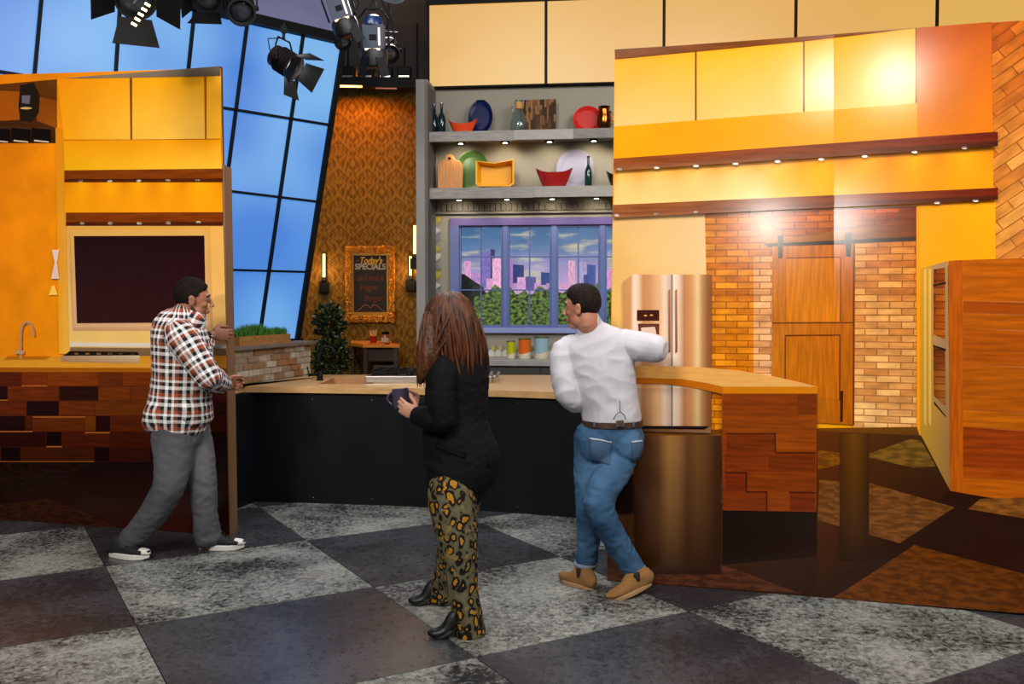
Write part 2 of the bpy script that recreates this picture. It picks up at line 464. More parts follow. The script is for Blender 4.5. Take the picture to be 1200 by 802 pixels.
# ---- shelves with puck lights
def shelf(name, label, ztop, zbot, ends, pucks, segs):
    t = thing(name, label, 'shelf', W(al+1.5, .2, zbot), 'grey shelves above the window')
    a1 = ar
    m = MB(); abox(m, al+.004, a1, zbot+.035, ztop-.004, .004, .335); m.build('board', M_shelfw, t)
    xs = segs + [a1]
    for k in range(len(xs)-1):
        dz = .004*((k*7) % 3-1)
        m = MB(); abox(m, xs[k]+.001, xs[k+1]-.001, zbot+dz, ztop+dz*.5, .335, .37)
        m.build('front_plank', [M_shelfw, mat('grey_shelf_wood_pale', '#928d86', .6, var=.1, vscale=4, stretch=(2, 8, 16)), mat('grey_shelf_wood_dark', '#6c665e', .6, var=.3, vscale=5, stretch=(2, 8, 26))][k % 3], t)
    for px, py in pucks:
        a, _ = AW.hit(px, py, .26)
        c = W(a, .26, zbot+.02)
        m = MB(); m.lathe(c-Vector((0, 0, .03)), [(.042, 0), (.046, .004), (.046, .045), (.03, .05)], 20); pk = m.build('puck_light', M_black, t, smooth='auto')
        m = MB(); m.lathe(c-Vector((0, 0, .0325)), [(.026, 0), (.026, .002)], 20); m.build('lens', mat('puck_lens', '#fff2dc', .4, emit=9), pk)
        light('puck_lamp', 'SPOT', c-Vector((0, 0, .075)), c-Vector((0, -.9, 1)), 4.5, (1, .85, .62), .03, spot=130, blend=.6)
    return t
s1t, s1b = aw(600, 152.5, .37)[1], aw(600, 164, .37)[1]
s2t, s2b = aw(600, 219, .37)[1], aw(600, 231.5, .37)[1]
shelf('wall_shelf', 'upper grey plank shelf carrying blue platter and glass jug', s1t, s1b, None, [(540, 170), (592, 169), (644, 168), (696, 166), (750, 165), (806, 163)], [al+.004, aw(602, 160, .37)[0], aw(672, 160, .37)[0], aw(760, 160, .37)[0]])
shelf('wall_shelf', 'lower grey plank shelf carrying yellow dish and white plate', s2t, s2b, None, [(538, 236), (594, 235), (647, 234), (699, 233), (752, 232), (808, 231)], [al+.004, aw(626, 226, .37)[0], aw(740, 226, .37)[0]])
# corrugated light strip under the lower shelf and pelmet line
m = MB()
for k in range(46): abox(m, al+.03+k*.06, al+.03+k*.06+.05, s2b-.10, s2b-.02, .004, .03)
m = m.build('trim_2', mat('corbel_grey', '#5f5a50', .7)); tag(m, None, None, None, 'structure')
m = MB(); abox(m, al+.02, ar, s2b-.135, s2b-.12, .002, .05); o = m.build('trim_3', mat('rail_grey', '#55524c', .6)); tag(o, None, None, None, 'structure')

# ================================================================== CITY WINDOW
wn = struct('window_1')
M_wf = mat('window_purple', '#464a80', .4, col2='#50649c', vscale=.9)
def wbar(px0, py0, px1, py1, d0, d1, mb=None, name='frame', mt=M_wf):
    a0, z1 = AW.hit(px0, py0, d1); a1, z0 = AW.hit(px1, py1, d1)
    mb = MB(); abox(mb, a0, a1, min(z0, z1), max(z0, z1), d0, d1); return mb.build(name, mt, wn, bevel=.003)
M_wft = mat('window_purple_top', '#4c3a78', .4)
wbar(527, 256, 760, 262.5, -.1, .05, name='head_rail', mt=M_wft)
wbar(527, 262.5, 538, 384, -.1, .05, name='stile')
wbar(527, 384, 760, 391, -.1, .07, name='sill', mt=mat('sill_blue', '#7a84b4', .4))
for x0, x1 in ((589, 595), (646, 652), (703, 709), (760, 766)): wbar(x0, 262.5, x1, 384, -.06, .03, name='post')
for x0, x1 in ((538, 589), (595, 646), (652, 703), (709, 760)):
    wbar(x0, 262.5, x1, 266, -.05, .01, name='sash'); wbar(x0, 381, x1, 384, -.05, .01, name='sash')
    wbar(x0, 266, x0+2, 381, -.05, .01, name='sash'); wbar(x1-2, 266, x1, 381, -.05, .01, name='sash')
    xm = (x0+x1)/2
    wbar(xm-.7, 266, xm+.7, 381, -.04, -.01, name='glazing_bar')
    for y in (301, 340): wbar(x0+2, y-.7, x1-2, y+.7, -.04, -.012, name='glazing_bar')
# translight behind the window
PB = Plane(W(0, -.5, 0), AW.u)
def print_piece(name, plane, pts, cols, m, d, parent, grid=0, uvo=(0, 0), through=0):
    """flat coloured patch on a plane. pts in picture units; cols one colour or one per corner"""
    ab = [plane.hit(x, y, 0) for x, y in pts]
    cl = [lin(c) if isinstance(c, str) else c for c in (cols if isinstance(cols, list) else [cols]*len(pts))]
    if not m.name.startswith('backdrop'):          # ink of the print: a little more saturated than read off
        cl = [tuple(max(.002, (sum(c)/3)+(v-sum(c)/3)*1.16) for v in c) for c in cl]
    vs = []; fs = []; vc = []; uv = []
    if len(pts) == 4 and (grid or isinstance(cols, list)):
        g = grid or 8
        for j in range(g+1):
            for i in range(g+1):
                s, t = i/g, j/g
                wts = ((1-s)*(1-t), s*(1-t), s*t, (1-s)*t)
                a = sum(w_*p[0] for w_, p in zip(wts, ab)); bb = sum(w_*p[1] for w_, p in zip(wts, ab))
                vs.append(plane.pt(a, bb, d)); uv.append((a, bb))
                vc.append(tuple(sum(w_*c[k] for w_, c in zip(wts, cl)) for k in range(3)))
        for j in range(g):
            for i in range(g):
                q = j*(g+1)+i; fs.append((q, q+1, q+g+2, q+g+1))
    else:
        for (a, bb), c in zip(ab, cl): vs.append(plane.pt(a, bb, d)); uv.append((a, bb)); vc.append(c)
        fs.append(tuple(range(len(pts))))
    n0 = (vs[fs[0][1]]-vs[fs[0][0]]).cross(vs[fs[0][2]]-vs[fs[0][0]])
    if n0.dot(plane.n) < 0: fs = [f[::-1] for f in fs]
    o0 = WLOC(parent)
    me = bpy.data.meshes.new(name); me.from_pydata([v-o0 for v in vs], [], fs)
    me.materials.append(m)
    ca = me.color_attributes.new('Col', 'FLOAT_COLOR', 'POINT')
    for i, c in enumerate(vc): ca.data[i].color = (*c, 1)
    ul = me.uv_layers.new(name='UVMap')
    for l in me.loops: ul.data[l.index].uv = (uv[l.vertex_index][0]+uvo[0], uv[l.vertex_index][1]+uvo[1])
    o = bpy.data.objects.new(name, me); COL.objects.link(o); o.parent = parent
    return o
def ell(cx, cy, rx, ry, n=12): return [(cx+rx*math.cos(2*PI*k/n), cy+ry*math.sin(2*PI*k/n)) for k in range(n)]
tl = thing('city_backdrop', 'backlit picture of a city skyline and park trees behind the window', 'backdrop', W(1, -.5, 1))
E_sky = print_mat('backdrop_sky', 'cloud', .5, emit=.9); E_tr = print_mat('backdrop_trees', 'trees', .5, emit=.9); E_bl = print_mat('backdrop_buildings', 'tower', .5, emit=.95)
m = MB(); pA = [PB.px(500, 240, -.01), PB.px(820, 240, -.01), PB.px(820, 405, -.01), PB.px(500, 405, -.01)]
m.prism(pA, PB.n*-.02); m.build('screen', M_black, tl)
print_piece('printed_sky', PB, [(505, 245), (815, 245), (815, 292), (505, 292)], ['#1a5a88', '#4a7a90', '#8090b8', '#5a80b0'], E_sky, 0, tl)
print_piece('printed_dusk', PB, [(505, 292), (815, 292), (815, 345), (505, 345)], ['#5a80b0', '#8090b8', '#d8a8d8', '#c8a0dc'], E_sky, 0, tl)
towers = [(544, 306, 552, 340, '#dca0cc'), (552, 320, 563, 340, '#b888c8'), (564, 296, 580, 338, '#7a6cb8'), (575, 292, 580, 340, '#34386c'), (577, 303, 589, 340, '#f0b0d4'), (570, 326, 577, 342, '#d8a0cc'), (594, 305, 601, 342, '#b87cc0'), (601, 310, 614, 332, '#2c3c78'), (606, 325, 616, 342, '#d8a0d0'), (616, 324, 628, 340, '#5c5098'), (626, 332, 636, 342, '#c890c8'), (634, 319, 645, 334, '#2a4484'), (640, 332, 652, 342, '#b484c0'), (666, 305, 674, 334, '#e0a8c8'), (679, 307, 687, 336, '#a8a0c8'), (688, 310, 698, 336, '#44589c'), (684, 322, 690, 338, '#3c4c90'), (655, 333, 680, 342, '#d89cc8'), (706, 316, 718, 338, '#e098c8'), (722, 310, 735, 340, '#7468b0'), (742, 300, 752, 340, '#c898cc'), (528, 322, 540, 342, '#8070b0')]
for k, (x0, y0, x1, y1, c) in enumerate(towers):
    print_piece('printed_tower', PB, [(x0, y0), (x1, y0+(1 if k % 2 else 0)), (x1, y1), (x0, y1)], c, E_bl, .0015+.0002*k, tl)
pts = [(505, 345)]
x = 505
while x < 815: pts.append((x, 340-4*math.sin(x*.11)-3*math.sin(x*.37)-2*math.sin(x*.9))); x += 5
pts += [(815, 400), (505, 400)]
print_piece('printed_trees', PB, pts, '#56702f', E_tr, .007, tl)
print_piece('printed_tree', PB, [(520, 335), (530, 318), (545, 322), (556, 330), (566, 336), (570, 345), (556, 348), (553, 395), (520, 395)], '#10180e', E_tr, .008, tl)

# ================================================================== WALLPAPER WALL
def damask():
    m = bpy.data.materials.new('damask_wallpaper'); m.use_nodes = True; nt = m.node_tree; L = nt.links.new; bs = nt.nodes['Principled BSDF']
    g = N(nt, 'ShaderNodeNewGeometry'); sp = N(nt, 'ShaderNodeSeparateXYZ'); L(g.outputs['Position'], sp.inputs[0])
    def M(op, a, b=None, c=None):
        n = N(nt, 'ShaderNodeMath', operation=op)
        for i, v in enumerate((a, b, c)):
            if v is None: continue
            if isinstance(v, (int, float)): n.inputs[i].default_value = v
            else: L(v, n.inputs[i])
        return n.outputs[0]
    px_, pz_ = .37, .36
    X = M('MULTIPLY', sp.outputs[0], 2*PI/px_); Z = M('MULTIPLY', sp.outputs[2], 2*PI/pz_)
    cx = M('COSINE', X); cz = M('COSINE', Z)
    og = M('ADD', cx, cz)                                  # ogee cells
    ring = M('SINE', M('MULTIPLY', og, 5.2))
    X2 = M('MULTIPLY', X, 3); Z2 = M('MULTIPLY', Z, 2)
    petal = M('MULTIPLY', M('COSINE', X2), M('SINE', M('ADD', Z2, M('MULTIPLY', cx, 2.2))))
    fine = M('MULTIPLY', M('SINE', M('ADD', M('MULTIPLY', X, 7), M('MULTIPLY', M('COSINE', Z2), 3))), M('COSINE', M('MULTIPLY', Z, 6)))
    s = M('ADD', M('MULTIPLY', ring, .3), M('ADD', M('MULTIPLY', petal, .45), M('MULTIPLY', fine, .5)))
    cr = N(nt, 'ShaderNodeValToRGB'); L(M('MULTIPLY_ADD', s, .5, .5), cr.inputs[0])
    cr.color_ramp.elements[0].position = .2; cr.color_ramp.elements[1].position = .82
    cr.color_ramp.elements[0].color = (*lin('#5a3c0c'), 1); cr.color_ramp.elements[1].color = (*lin('#8a6420'), 1)
    L(cr.outputs[0], bs.inputs['Base Color'])
    bs.inputs['Roughness'].default_value = .6; bs.inputs['Specular IOR Level'].default_value = .12
    return m
ww = struct('wall_left')
m = MB(); m.box((-2.3, 11.86, 2.2), (1.35, .06, 2.2)); m.build('wallpaper', damask(), ww)
WP = Plane((0, 11.8, 0), (1, 0, 0))
def wp(px, py, d=0): return WP.px(px, py, d)
wf = struct('wall_far')
m = MB(); m.box((0, 13.2, 3.0), (9, .06, 3.2)); m.build('board', mat('far_wall', '#1c1a1a', .9), wf)
# dark lighting gantry above the wallpaper, and upper soffit
sf = struct('wall_soffit')
zt = wp(440, 106).z
m = MB(); m.box((-2.3, 11.62, zt+.42), (1.3, .12, .42)); m.build('fascia', mat('soffit_brown', '#1a100a', .7, var=.3, vscale=3), sf)
m = MB(); m.box((-2.2, 11.9, zt+1.3), (1.6, .05, 1.1)); m.build('upper_wall', mat('soffit_upper', '#5b3c20', .8, var=.1, vscale=2), sf)
cl = struct('ceiling')
m = MB(); m.prism([(-3.6, 10.2, 5.15), (-.6, 10.2, 5.15), (-.6, 11.95, 4.75), (-3.6, 11.95, 4.75)], (0, 0, .06)); m.build('slab', mat('ceiling_grey', '#6e6a66', .85, var=.08, vscale=2), cl)
# header beam over the blue glazing
# ================================================================== BLUE GLAZED WALL
ub = Vector((.73, .68, 0)).normalized()
BP = Plane(at(348, 396, 9.4), ub)
bw_ = struct('window_2')
V = [(-62, -92), (47.5, 11), (140, 114), (228, 186), (292, 240), (360, 302), (409, 347)]   # x at y=0 and y=400
Hh = [lambda x: 3+(x-187)*.228, lambda x: 85+x*.1613, lambda x: 192+x*.121, lambda x: 309+x*.028, lambda x: 402-.02*x*.0+0]
def vx(i, y): return lerp(V[i][0], V[i][1], y/400)
def cross(i, j):
    y = 200
    for _ in range(12): y = Hh[j](vx(i, y))
    return (vx(i, y), y)
M_blue = glow('blue_diffuser', '#4488e4', '#7cbcf8', .86, .75)
for i in range(len(V)-1):
    for j in range(4):
        q = [cross(i, j), cross(i+1, j), cross(i+1, j+1), cross(i, j+1)]
        m = MB(); m.prism([BP.px(*p, -.01) for p in q], BP.n*.015); m.build('pane', M_blue, bw_)
def pbar(p, q, w_, d, name='mullion', mb=None):
    A, B = BP.px(*p), BP.px(*q)
    m = MB(); m.bar(A+BP.n*.02, B+BP.n*.02, d, w_, up=(B-A).cross(BP.n)); return m.build(name, M_black, bw_)
for i in range(len(V)):
    for j in range(4): pbar(cross(i, j), cross(i, j+1), .024 if i < 6 else .05, .05)
for j in (1, 2, 3):
    for i in range(len(V)-1): pbar(cross(i, j), cross(i+1, j), .022, .05, 'transom')
pbar(cross(0, 4), (352, 402), .09, .08, 'sill'); 
# header beam
hb = struct('trim_4')
def hpt(x, dy, d): return BP.px(x, Hh[0](x)+dy, d)
xs = [-60, 60, 187, 300, 406]
m = MB()
for k in range(len(xs)-1):
    m.prism([hpt(xs[k], 2, .0), hpt(xs[k+1], 2, .0), hpt(xs[k+1], -9, .0), hpt(xs[k], -9, .0)], BP.n*.10)
m.build('beam_lip', M_black, hb)
m = MB()
for k in range(len(xs)-1):
    a, b_ = xs[k], xs[k+1]
    m.prism([hpt(a, -9, .0), hpt(b_, -9, .0), hpt(b_, -60, .0), hpt(a, -60, .0)], BP.n*.05)
m.build('beam_face', mat('beam_lilac', '#7477a0', .5, var=.12, vscale=2), hb)

# ================================================================== BRICK HALF WALL
BA, BB_ = Vector((-2.36, 7.0, 0)), Vector((-1.93, 8.75, 0))
bu = (BB_-BA).normalized(); bn = Vector((bu.y, -bu.x, 0)); BL = (BB_-BA).length
hw = struct('wall_half')
def HB(s, d, z): return BA + bu*s + bn*d + Vector((0, 0, z))
m = MB(); m.prism([HB(0, -.14, 0), HB(BL, -.14, 0), HB(BL, 0, 0), HB(0, 0, 0)], (0, 0, 1.235)); m.build('mortar', mat('mortar', '#b8ae9c', .9, bump=.2), hw)
m = MB(); m.prism([HB(-.02, -.17, 1.235), HB(BL+.04, -.17, 1.235), HB(BL+.04, .05, 1.235), HB(-.02, .05, 1.235)], (0, 0, .035)); m.build('capstone', mat('capstone', '#6f6153', .6, var=.15, vscale=6), hw, bevel=.006)
bms = [mat('brick_%s' % n_, c, .85, var=.2, vscale=14, bump=.3, bscale=40) for n_, c in (('tan', '#8f6a46'), ('cream', '#a8947c'), ('rust', '#94603a'), ('dun', '#8a745c'), ('pale', '#b3a58f'))]
bh_ = .057
for r in range(5):
    z0 = .952 + r*bh_; s = -.1*(r % 2)
    while s < BL-.02:
        L_ = .185+random.uniform(-.012, .012); s0 = max(s, 0)+.004; s1 = min(s+L_, BL)-.006
        if s1-s0 > .03:
            d = random.uniform(.006, .016)
            m = MB(); m.prism([HB(s0, -.01, z0+.004), HB(s1, -.01, z0+.004), HB(s1, d, z0+.004), HB(s0, d, z0+.004)], (0, 0, bh_-.010)); m.build('brick', random.choice(bms), hw)
        s += L_
    # end bricks facing the room
    for e0, e1 in ((-.13, -.07), (-.065, -.005)):
        m = MB(); m.prism([HB(BL, e0, z0+.004), HB(BL, e1, z0+.004), HB(BL+.01, e1, z0+.004), HB(BL+.01, e0, z0+.004)], (0, 0, bh_-.01)); m.build('brick', random.choice(bms), hw)
# grass box on the capstone
gb = thing('grass_planter', 'long wooden box of green wheatgrass on the brick half wall', 'planter', HB(1.1, -.06, 1.27))
gs0, gs1 = .52, 1.40
MW = mat('planter_wood', '#9c6c34', .6, var=.2, vscale=8, stretch=(6, 1, 6))
for dd in (-.15, -.005):
    m = MB(); m.prism([HB(gs0, dd, 1.27), HB(gs1, dd, 1.27), HB(gs1, dd+.012, 1.27), HB(gs0, dd+.012, 1.27)], (0, 0, .078)); m.build('side_board', MW, gb)
for ss in (gs0, gs1-.012):
    m = MB(); m.prism([HB(ss, -.14, 1.27), HB(ss+.012, -.14, 1.27), HB(ss+.012, -.003, 1.27), HB(ss, -.003, 1.27)], (0, 0, .078)); m.build('end_board', MW, gb)
m = MB(); m.prism([HB(gs0+.01, -.135, 1.28), HB(gs1-.01, -.135, 1.28), HB(gs1-.01, -.01, 1.28), HB(gs0+.01, -.01, 1.28)], (0, 0, .055)); m.build('soil', mat('soil', '#2a1c10', .9), gb)
m = MB()
for k in range(2600):
    s = random.uniform(gs0+.02, gs1-.02); d = random.uniform(-.135, -.012)
    c = HB(s, d, 1.332); h = random.uniform(.06, .105)*(1+.25*math.sin(s*9)); t = Vector((random.uniform(-.03, .03), random.uniform(-.03, .03), h))
    a = random.uniform(0, PI); q = Vector((math.cos(a), math.sin(a), 0))*.003
    m.add([c-q, c+q, c+t*.6+q*.7, c+t, c+t*.6-q*.7], [(0, 1, 2, 3, 4)])
g = m.build('grass', mat('wheatgrass', '#3f7a1e', .6, var=.35, vscale=20), gb); tag(g, kind='stuff')

# ================================================================== ISLAND
TOPZ = .95
isl = thing('kitchen_island', 'long navy black kitchen island behind the woman', 'island', (-.8, 7.1, 0))
fr = [ground(x, y, TOPZ) for x, y in ((262, 452.5), (330, 453.2), (400, 454), (470, 455), (560, 457), (655, 460), (740, 463))]
fr = [Vector((p.x, p.y, 0)) for p in fr]
fr.append(Vector((fr[-1].x+.9, fr[-1].y-.1, 0)))
back = [Vector((fr[-1].x, 8.35, 0)), Vector((-.2, 8.62, 0)), Vector((-1.92, 8.7, 0)), Vector((-2.32, 7.1, 0))]
inset = [p+Vector((0, .035, 0)) for p in fr]
m = MB()
for k in range(len(inset)-1):
    a_, b_ = inset[k], inset[k+1]; t_ = Vector((0, .03, 0))
    m.prism([a_, b_, b_+t_, a_+t_], (0, 0, TOPZ-.05))
m.build('front_panel', M_islandf, isl)
back[-1] = Vector((-2.2, 7.2, 0)); back[-2] = Vector((-1.87, 8.66, 0))
m = MB(); m.bar(inset[0]+Vector((.03, .03, (TOPZ-.05)/2)), back[-1]+Vector((.03, 0, (TOPZ-.05)/2)), .03, TOPZ-.05); m.bar(back[-1]+Vector((.03, 0, (TOPZ-.05)/2)), back[-2]+Vector((.03, 0, (TOPZ-.05)/2)), .03, TOPZ-.05); m.bar(back[-2]+Vector((0, -.03, (TOPZ-.05)/2)), back[0]+Vector((0, -.03, (TOPZ-.05)/2)), .03, TOPZ-.05); m.build('rear_panel', M_islandf, isl)
m = MB()
for k in range(len(inset)-1):
    for z in (.05, .85):
        q = lerp(inset[k], inset[k+1], .5); m.ball(q+Vector((0, -.001, z)), .0035, n=8, m=4)
m.build('screw', M_steel, isl)
# worktop with a hole for the sink
sk = [ground(x, y, TOPZ) for x, y in ((344, 446.3), (417, 447.8), (426, 440.3), (366, 439.6))]
sx0, sx1, sy0, sy1 = -1.62, -1.16, 7.62, 8.3
ct = MB()
def slab(poly): ct.prism([Vector((p[0], p[1], TOPZ-.05)) for p in poly], (0, 0, .05))
# strips: left of the hole, right of it, before and behind
def front_y(x):
    for k in range(len(fr)-1):
        if fr[k].x <= x <= fr[k+1].x: return lerp(fr[k].y, fr[k+1].y, (x-fr[k].x)/(fr[k+1].x-fr[k].x))
    return fr[-1].y
def back_y(x): return 8.68 - .02*(x+2)
X0 = fr[0].x
slab([(X0, front_y(X0)), (sx0, front_y(sx0)), (sx0, back_y(sx0)), (-1.9, back_y(-1.9)), (-2.22, 7.25)])
slab([(sx0, front_y(sx0)), (sx1, front_y(sx1)), (sx1, sy0), (sx0, sy0)])
slab([(sx0, sy1), (sx1, sy1), (sx1, back_y(sx1)), (sx0, back_y(sx0))])
xs = [sx1]+[p.x for p in fr if p.x > sx1]
slab([(x, front_y(x)) for x in xs]+[(xs[-1], back_y(xs[-1])), (sx1, back_y(sx1))])
cto = ct.build('worktop', M_butcher, None, loc=(-.8, 7.8, TOPZ)); tag(cto, 'pale butcher block worktop on the navy black island', 'worktop')
# sink liner
sn = thing('sink', 'wooden lined prep sink let into the island worktop', 'sink', ((sx0+sx1)/2, (sy0+sy1)/2, TOPZ-.15))
mw = mat('sink_wood', '#a5744a', .4, var=.12)
m = MB(); m.box(((sx0+sx1)/2, (sy0+sy1)/2, TOPZ-.16), ((sx1-sx0)/2, (sy1-sy0)/2, .01)); m.build('basin_floor', mw, sn)
for a, b_ in (((sx0, sy0), (sx1, sy0)), ((sx1, sy0), (sx1, sy1)), ((sx1, sy1), (sx0, sy1)), ((sx0, sy1), (sx0, sy0))):
    m = MB(); m.bar(Vector((*a, TOPZ-.075)), Vector((*b_, TOPZ-.075)), .012, .148); m.build('basin_wall', mw, sn)
# black tap
fc = ground(375, 446, TOPZ)
tp = thing('kitchen_tap', 'tall matt black gooseneck tap beside the island sink', 'tap', fc)
m = MB(); m.lathe(fc, [(.035, 0), (.035, .008), (.026, .012), (.026, .075), (.022, .08)], 20); m.build('base', M_blackm, tp, smooth='auto')
pts = [fc+Vector((0, 0, .07)), fc+Vector((-.01, 0, .2))]
for k in range(11):
    a = PI - PI*k/10; pts.append(fc+Vector((.055+.065*math.cos(a), .04, .24+.055*math.sin(a))))
pts.append(fc+Vector((.12, .05, .2)))
m = MB(); m.tube(pts, .014, 12); m.build('spout', M_blackm, tp, smooth=True)
m = MB(); m.tube([fc+Vector((-.02, 0, .05)), fc+Vector((-.1, -.02, .05))], .012, 10); m.tube([fc+Vector((-.09, -.02, .03)), fc+Vector((-.105, -.02, .12))], .006, 8); m.build('lever', M_blackm, tp, smooth=True)
# cooktop
kp = ground(428, 449.5, TOPZ); kx0 = kp.x; ky0 = kp.y; kx1 = ground(577, 448, TOPZ).x; ky1 = ky0+.62
ck = thing('cooktop', 'stainless gas cooktop with black grates on the island', 'cooktop', ((kx0+kx1)/2, (ky0+ky1)/2, TOPZ))
m = MB(); m.box(((kx0+kx1)/2, (ky0+ky1)/2, TOPZ+.03), ((kx1-kx0)/2, (ky1-ky0)/2, .03)); m.build('body', M_steel, ck, bevel=.006)
m = MB(); m.box(((kx0+kx1)/2, (ky0+ky1)/2+.02, TOPZ+.061), ((kx1-kx0)/2-.03, (ky1-ky0)/2-.05, .003)); m.build('pan', M_black, ck)
for gi in range(3):
    gx = lerp(kx0+.03, kx1-.03, (gi+.5)/3); gw = (kx1-kx0-.08)/6
    m = MB()
    for t in (-1, -.33, .33, 1): m.box((gx+gw*t*.95, (ky0+ky1)/2+.02, TOPZ+.092), (.007, .24, .008))
    for t in (-1, 0, 1): m.box((gx, (ky0+ky1)/2+.02+.23*t, TOPZ+.088), (gw, .007, .008))
    for a in (-1, 1):
        for b2 in (-1, 1): m.box((gx+a*gw*.9, (ky0+ky1)/2+.02+.22*b2, TOPZ+.075), (.008, .008, .014))
    m.build('grate', M_blackm, ck)
    for b2 in (-.12, .14):
        m = MB(); m.lathe((gx, (ky0+ky1)/2+b2+.02, TOPZ+.063), [(.045, 0), (.045, .01), (.028, .012), (.028, .02)], 18); m.build('burner', M_blackm, ck)
m = MB(); m.tube([(kx1+.01, ky0+.02, TOPZ+.05), (kx1+.04, ky0+.05, TOPZ+.055), (kx1+.05, ky1-.1, TOPZ+.055), (kx1+.01, ky1-.05, TOPZ+.05)], .012, 10); m.build('rail', M_steel, ck, smooth=True)

# ================================================================== THINGS ON THE SHELVES
def onshelf(px, py_top, ztop, d): return AW.pt(AW.hit(px, py_top, d)[0], ztop, d)
S1, S2 = s1t-.002, s2t-.002
def hz(px, py, d): return AW.hit(px, py, d)[1]
def glassmat(name, c, r=.08, t=.75): return mat(name, c, r, trans=t)
def bottle(name, label, px, top, zb_, rpx, d, mt, neck=.36, group=None):
    base = onshelf(px, top, zb_, d); h = hz(px, top, d)-zb_; r = rpx*10/F
    m = MB(); m.lathe(base, [(r*.9, 0), (r, .008), (r, h*.48), (r*.75, h*.6), (r*neck, h*.7), (r*neck*.9, h*.94), (r*neck*1.2, h*.95), (r*neck*1.2, h)], 20)
    o = m.build(name, mt, None, smooth='auto', loc=base); tag(o, label, 'bottle', group); return o
gb_m = glassmat('bottle_blue', '#26404a'); 
bottle('bottle', 'left dark blue glass bottle at the upper shelf end', 509, 122, S1, 5, .16, gb_m)
bottle('bottle', 'right dark blue glass bottle beside the orange boat dish', 517.5, 121, S1, 4.6, .22, gb_m)
bottle('bottle', 'small green glass bottle in front of the white plate', 689.5, 183, S2, 4.2, .27, glassmat('bottle_green', '#1c4a38'))
def boat(name, label, x0, x1, ytl, ytr, ymid, yb, zb_, d, mt, depth=.07, cat='dish'):
    """boat shaped dish: raised pointed ends, narrower foot"""
    A = AW.hit(x0, ytl, d); B = AW.hit(x1, ytr, d); zm = hz((x0+x1)/2, ymid, d); cx = (A[0]+B[0])/2; hw_ = (B[0]-A[0])/2
    base = W(cx, d, zb_)
    n, rows = 18, 6; m = MB(); vs = []
    ht = zm-zb_
    for sgn_layer in (0, 1):
        for r in range(rows+1):
            t = r/rows
            for k in range(n*2):
                a = 2*PI*k/(n*2); ca, sa = math.cos(a), math.sin(a)
                rim = zm + (max(A[1], B[1])-zm)*abs(ca)**2.4 - zb_
                wx = hw_*(.55+.45*t**.8)*(abs(ca)**.8)*(1 if ca >= 0 else -1)
                wy = depth*(.55+.45*t)*sa
                k2 = 1-.06*sgn_layer
                vs.append(W(cx+wx*k2, d+wy*(1-.12*sgn_layer), zb_+rim*t*(1 if not sgn_layer else 1)+(.008 if sgn_layer and r == 0 else 0)))
    N2 = n*2; fs = []
    for L_ in (0, 1):
        o_ = L_*(rows+1)*N2
        for r in range(rows):
            for k in range(N2): fs.append((o_+r*N2+k, o_+r*N2+(k+1) % N2, o_+(r+1)*N2+(k+1) % N2, o_+(r+1)*N2+k))
    fs.append(tuple(range(N2))); fs.append(tuple((rows+1)*N2+k for k in range(N2)))
    o1 = rows*N2; o2 = (rows+1)*N2+rows*N2
    for k in range(N2): fs.append((o1+k, o1+(k+1) % N2, o2+(k+1) % N2, o2+k))
    m.add(vs, fs); o = m.build(name, mt, None, smooth='auto', loc=base); tag(o, label, cat); return o
boat('boat_dish', 'bright orange boat shaped dish on the upper shelf', 525, 559.5, 140, 140, 146, 153, S1, .25, mat('glaze_orange', '#d2451a', .25, coat=.4))
boat('boat_dish', 'deep red boat shaped bowl on the lower shelf', 627.5, 671.5, 197.5, 198, 203, 217, S2, .24, mat('glaze_red', '#961b18', .2, coat=.4), .09, 'bowl')
boat('boat_dish', 'black pointed dish at the right end beside the panel edge', 710, 742, 200, 200, 206, 216, S2, .2, mat('glaze_black', '#15110f', .2, coat=.4), .09)
def plate(name, label, cx, cy, rx, ry, zb_, d, mt, lean=.16, depth=.03, cat='plate', handles=False):
    """plate propped on its rim, leaning back on the wall"""
    A = AW.hit(cx, cy, d); z_top = hz(cx, cy-ry, d); R_z = (z_top-zb_)/2; R_x = rx/F*(10.2-d)
    c = W(A[0], d, zb_+R_z)
    nrm = (AW.n*math.cos(lean)+Vector((0, 0, 1))*math.sin(lean)).normalized()
    x = AW.u; y = nrm.cross(x).normalized()
    t = thing(name, label, cat, c-Vector((0, 0, R_z)))
    def ringset(prof, mtt, nm, par):
        m = MB(); n = 40; vs = []; fs = []
        for r, h in prof: vs += [c + x*math.cos(2*PI*k/n)*R_x*r + y*math.sin(2*PI*k/n)*R_z*r + nrm*h for k in range(n)]
        for i in range(len(prof)-1): fs += [(i*n+k, i*n+(k+1) % n, (i+1)*n+(k+1) % n, (i+1)*n+k) for k in range(n)]
        fs += [tuple(range(n)), tuple(range((len(prof)-1)*n, len(prof)*n))[::-1]]
        m.add(vs, fs); return m.build(nm, mtt, par, smooth='auto')
    ringset([(.55, -depth), (.95, -.004), (1.0, 0), (1.0, .006), (.94, .004), (.9, 0), (.72, -depth*.6), (.4, -depth*.75), (.001, -depth*.8)], mt, 'dish_body', t)
    ringset([(.70, -depth*.58+.0012), (.705, -depth*.58+.004), (.69, -depth*.62+.004), (.685, -depth*.62+.001)], mt, 'rim_ring', t)
    if handles:
        for s in (1,):
            m = MB(); m.tube([c+y*R_z*.93*s+x*.05*q+nrm*(.012+.006*(1-q*q)) for q in (-1, -.5, 0, .5, 1)], .006, 8); m.build('handle', mt, t, smooth=True)
    return t
plate('oval_platter', 'dark navy oval platter propped up on the upper shelf', 563, 134, 14.2, 18, S1, .14, mat('glaze_navy', '#08123e', .35, spec=.2), handles=True, cat='platter')
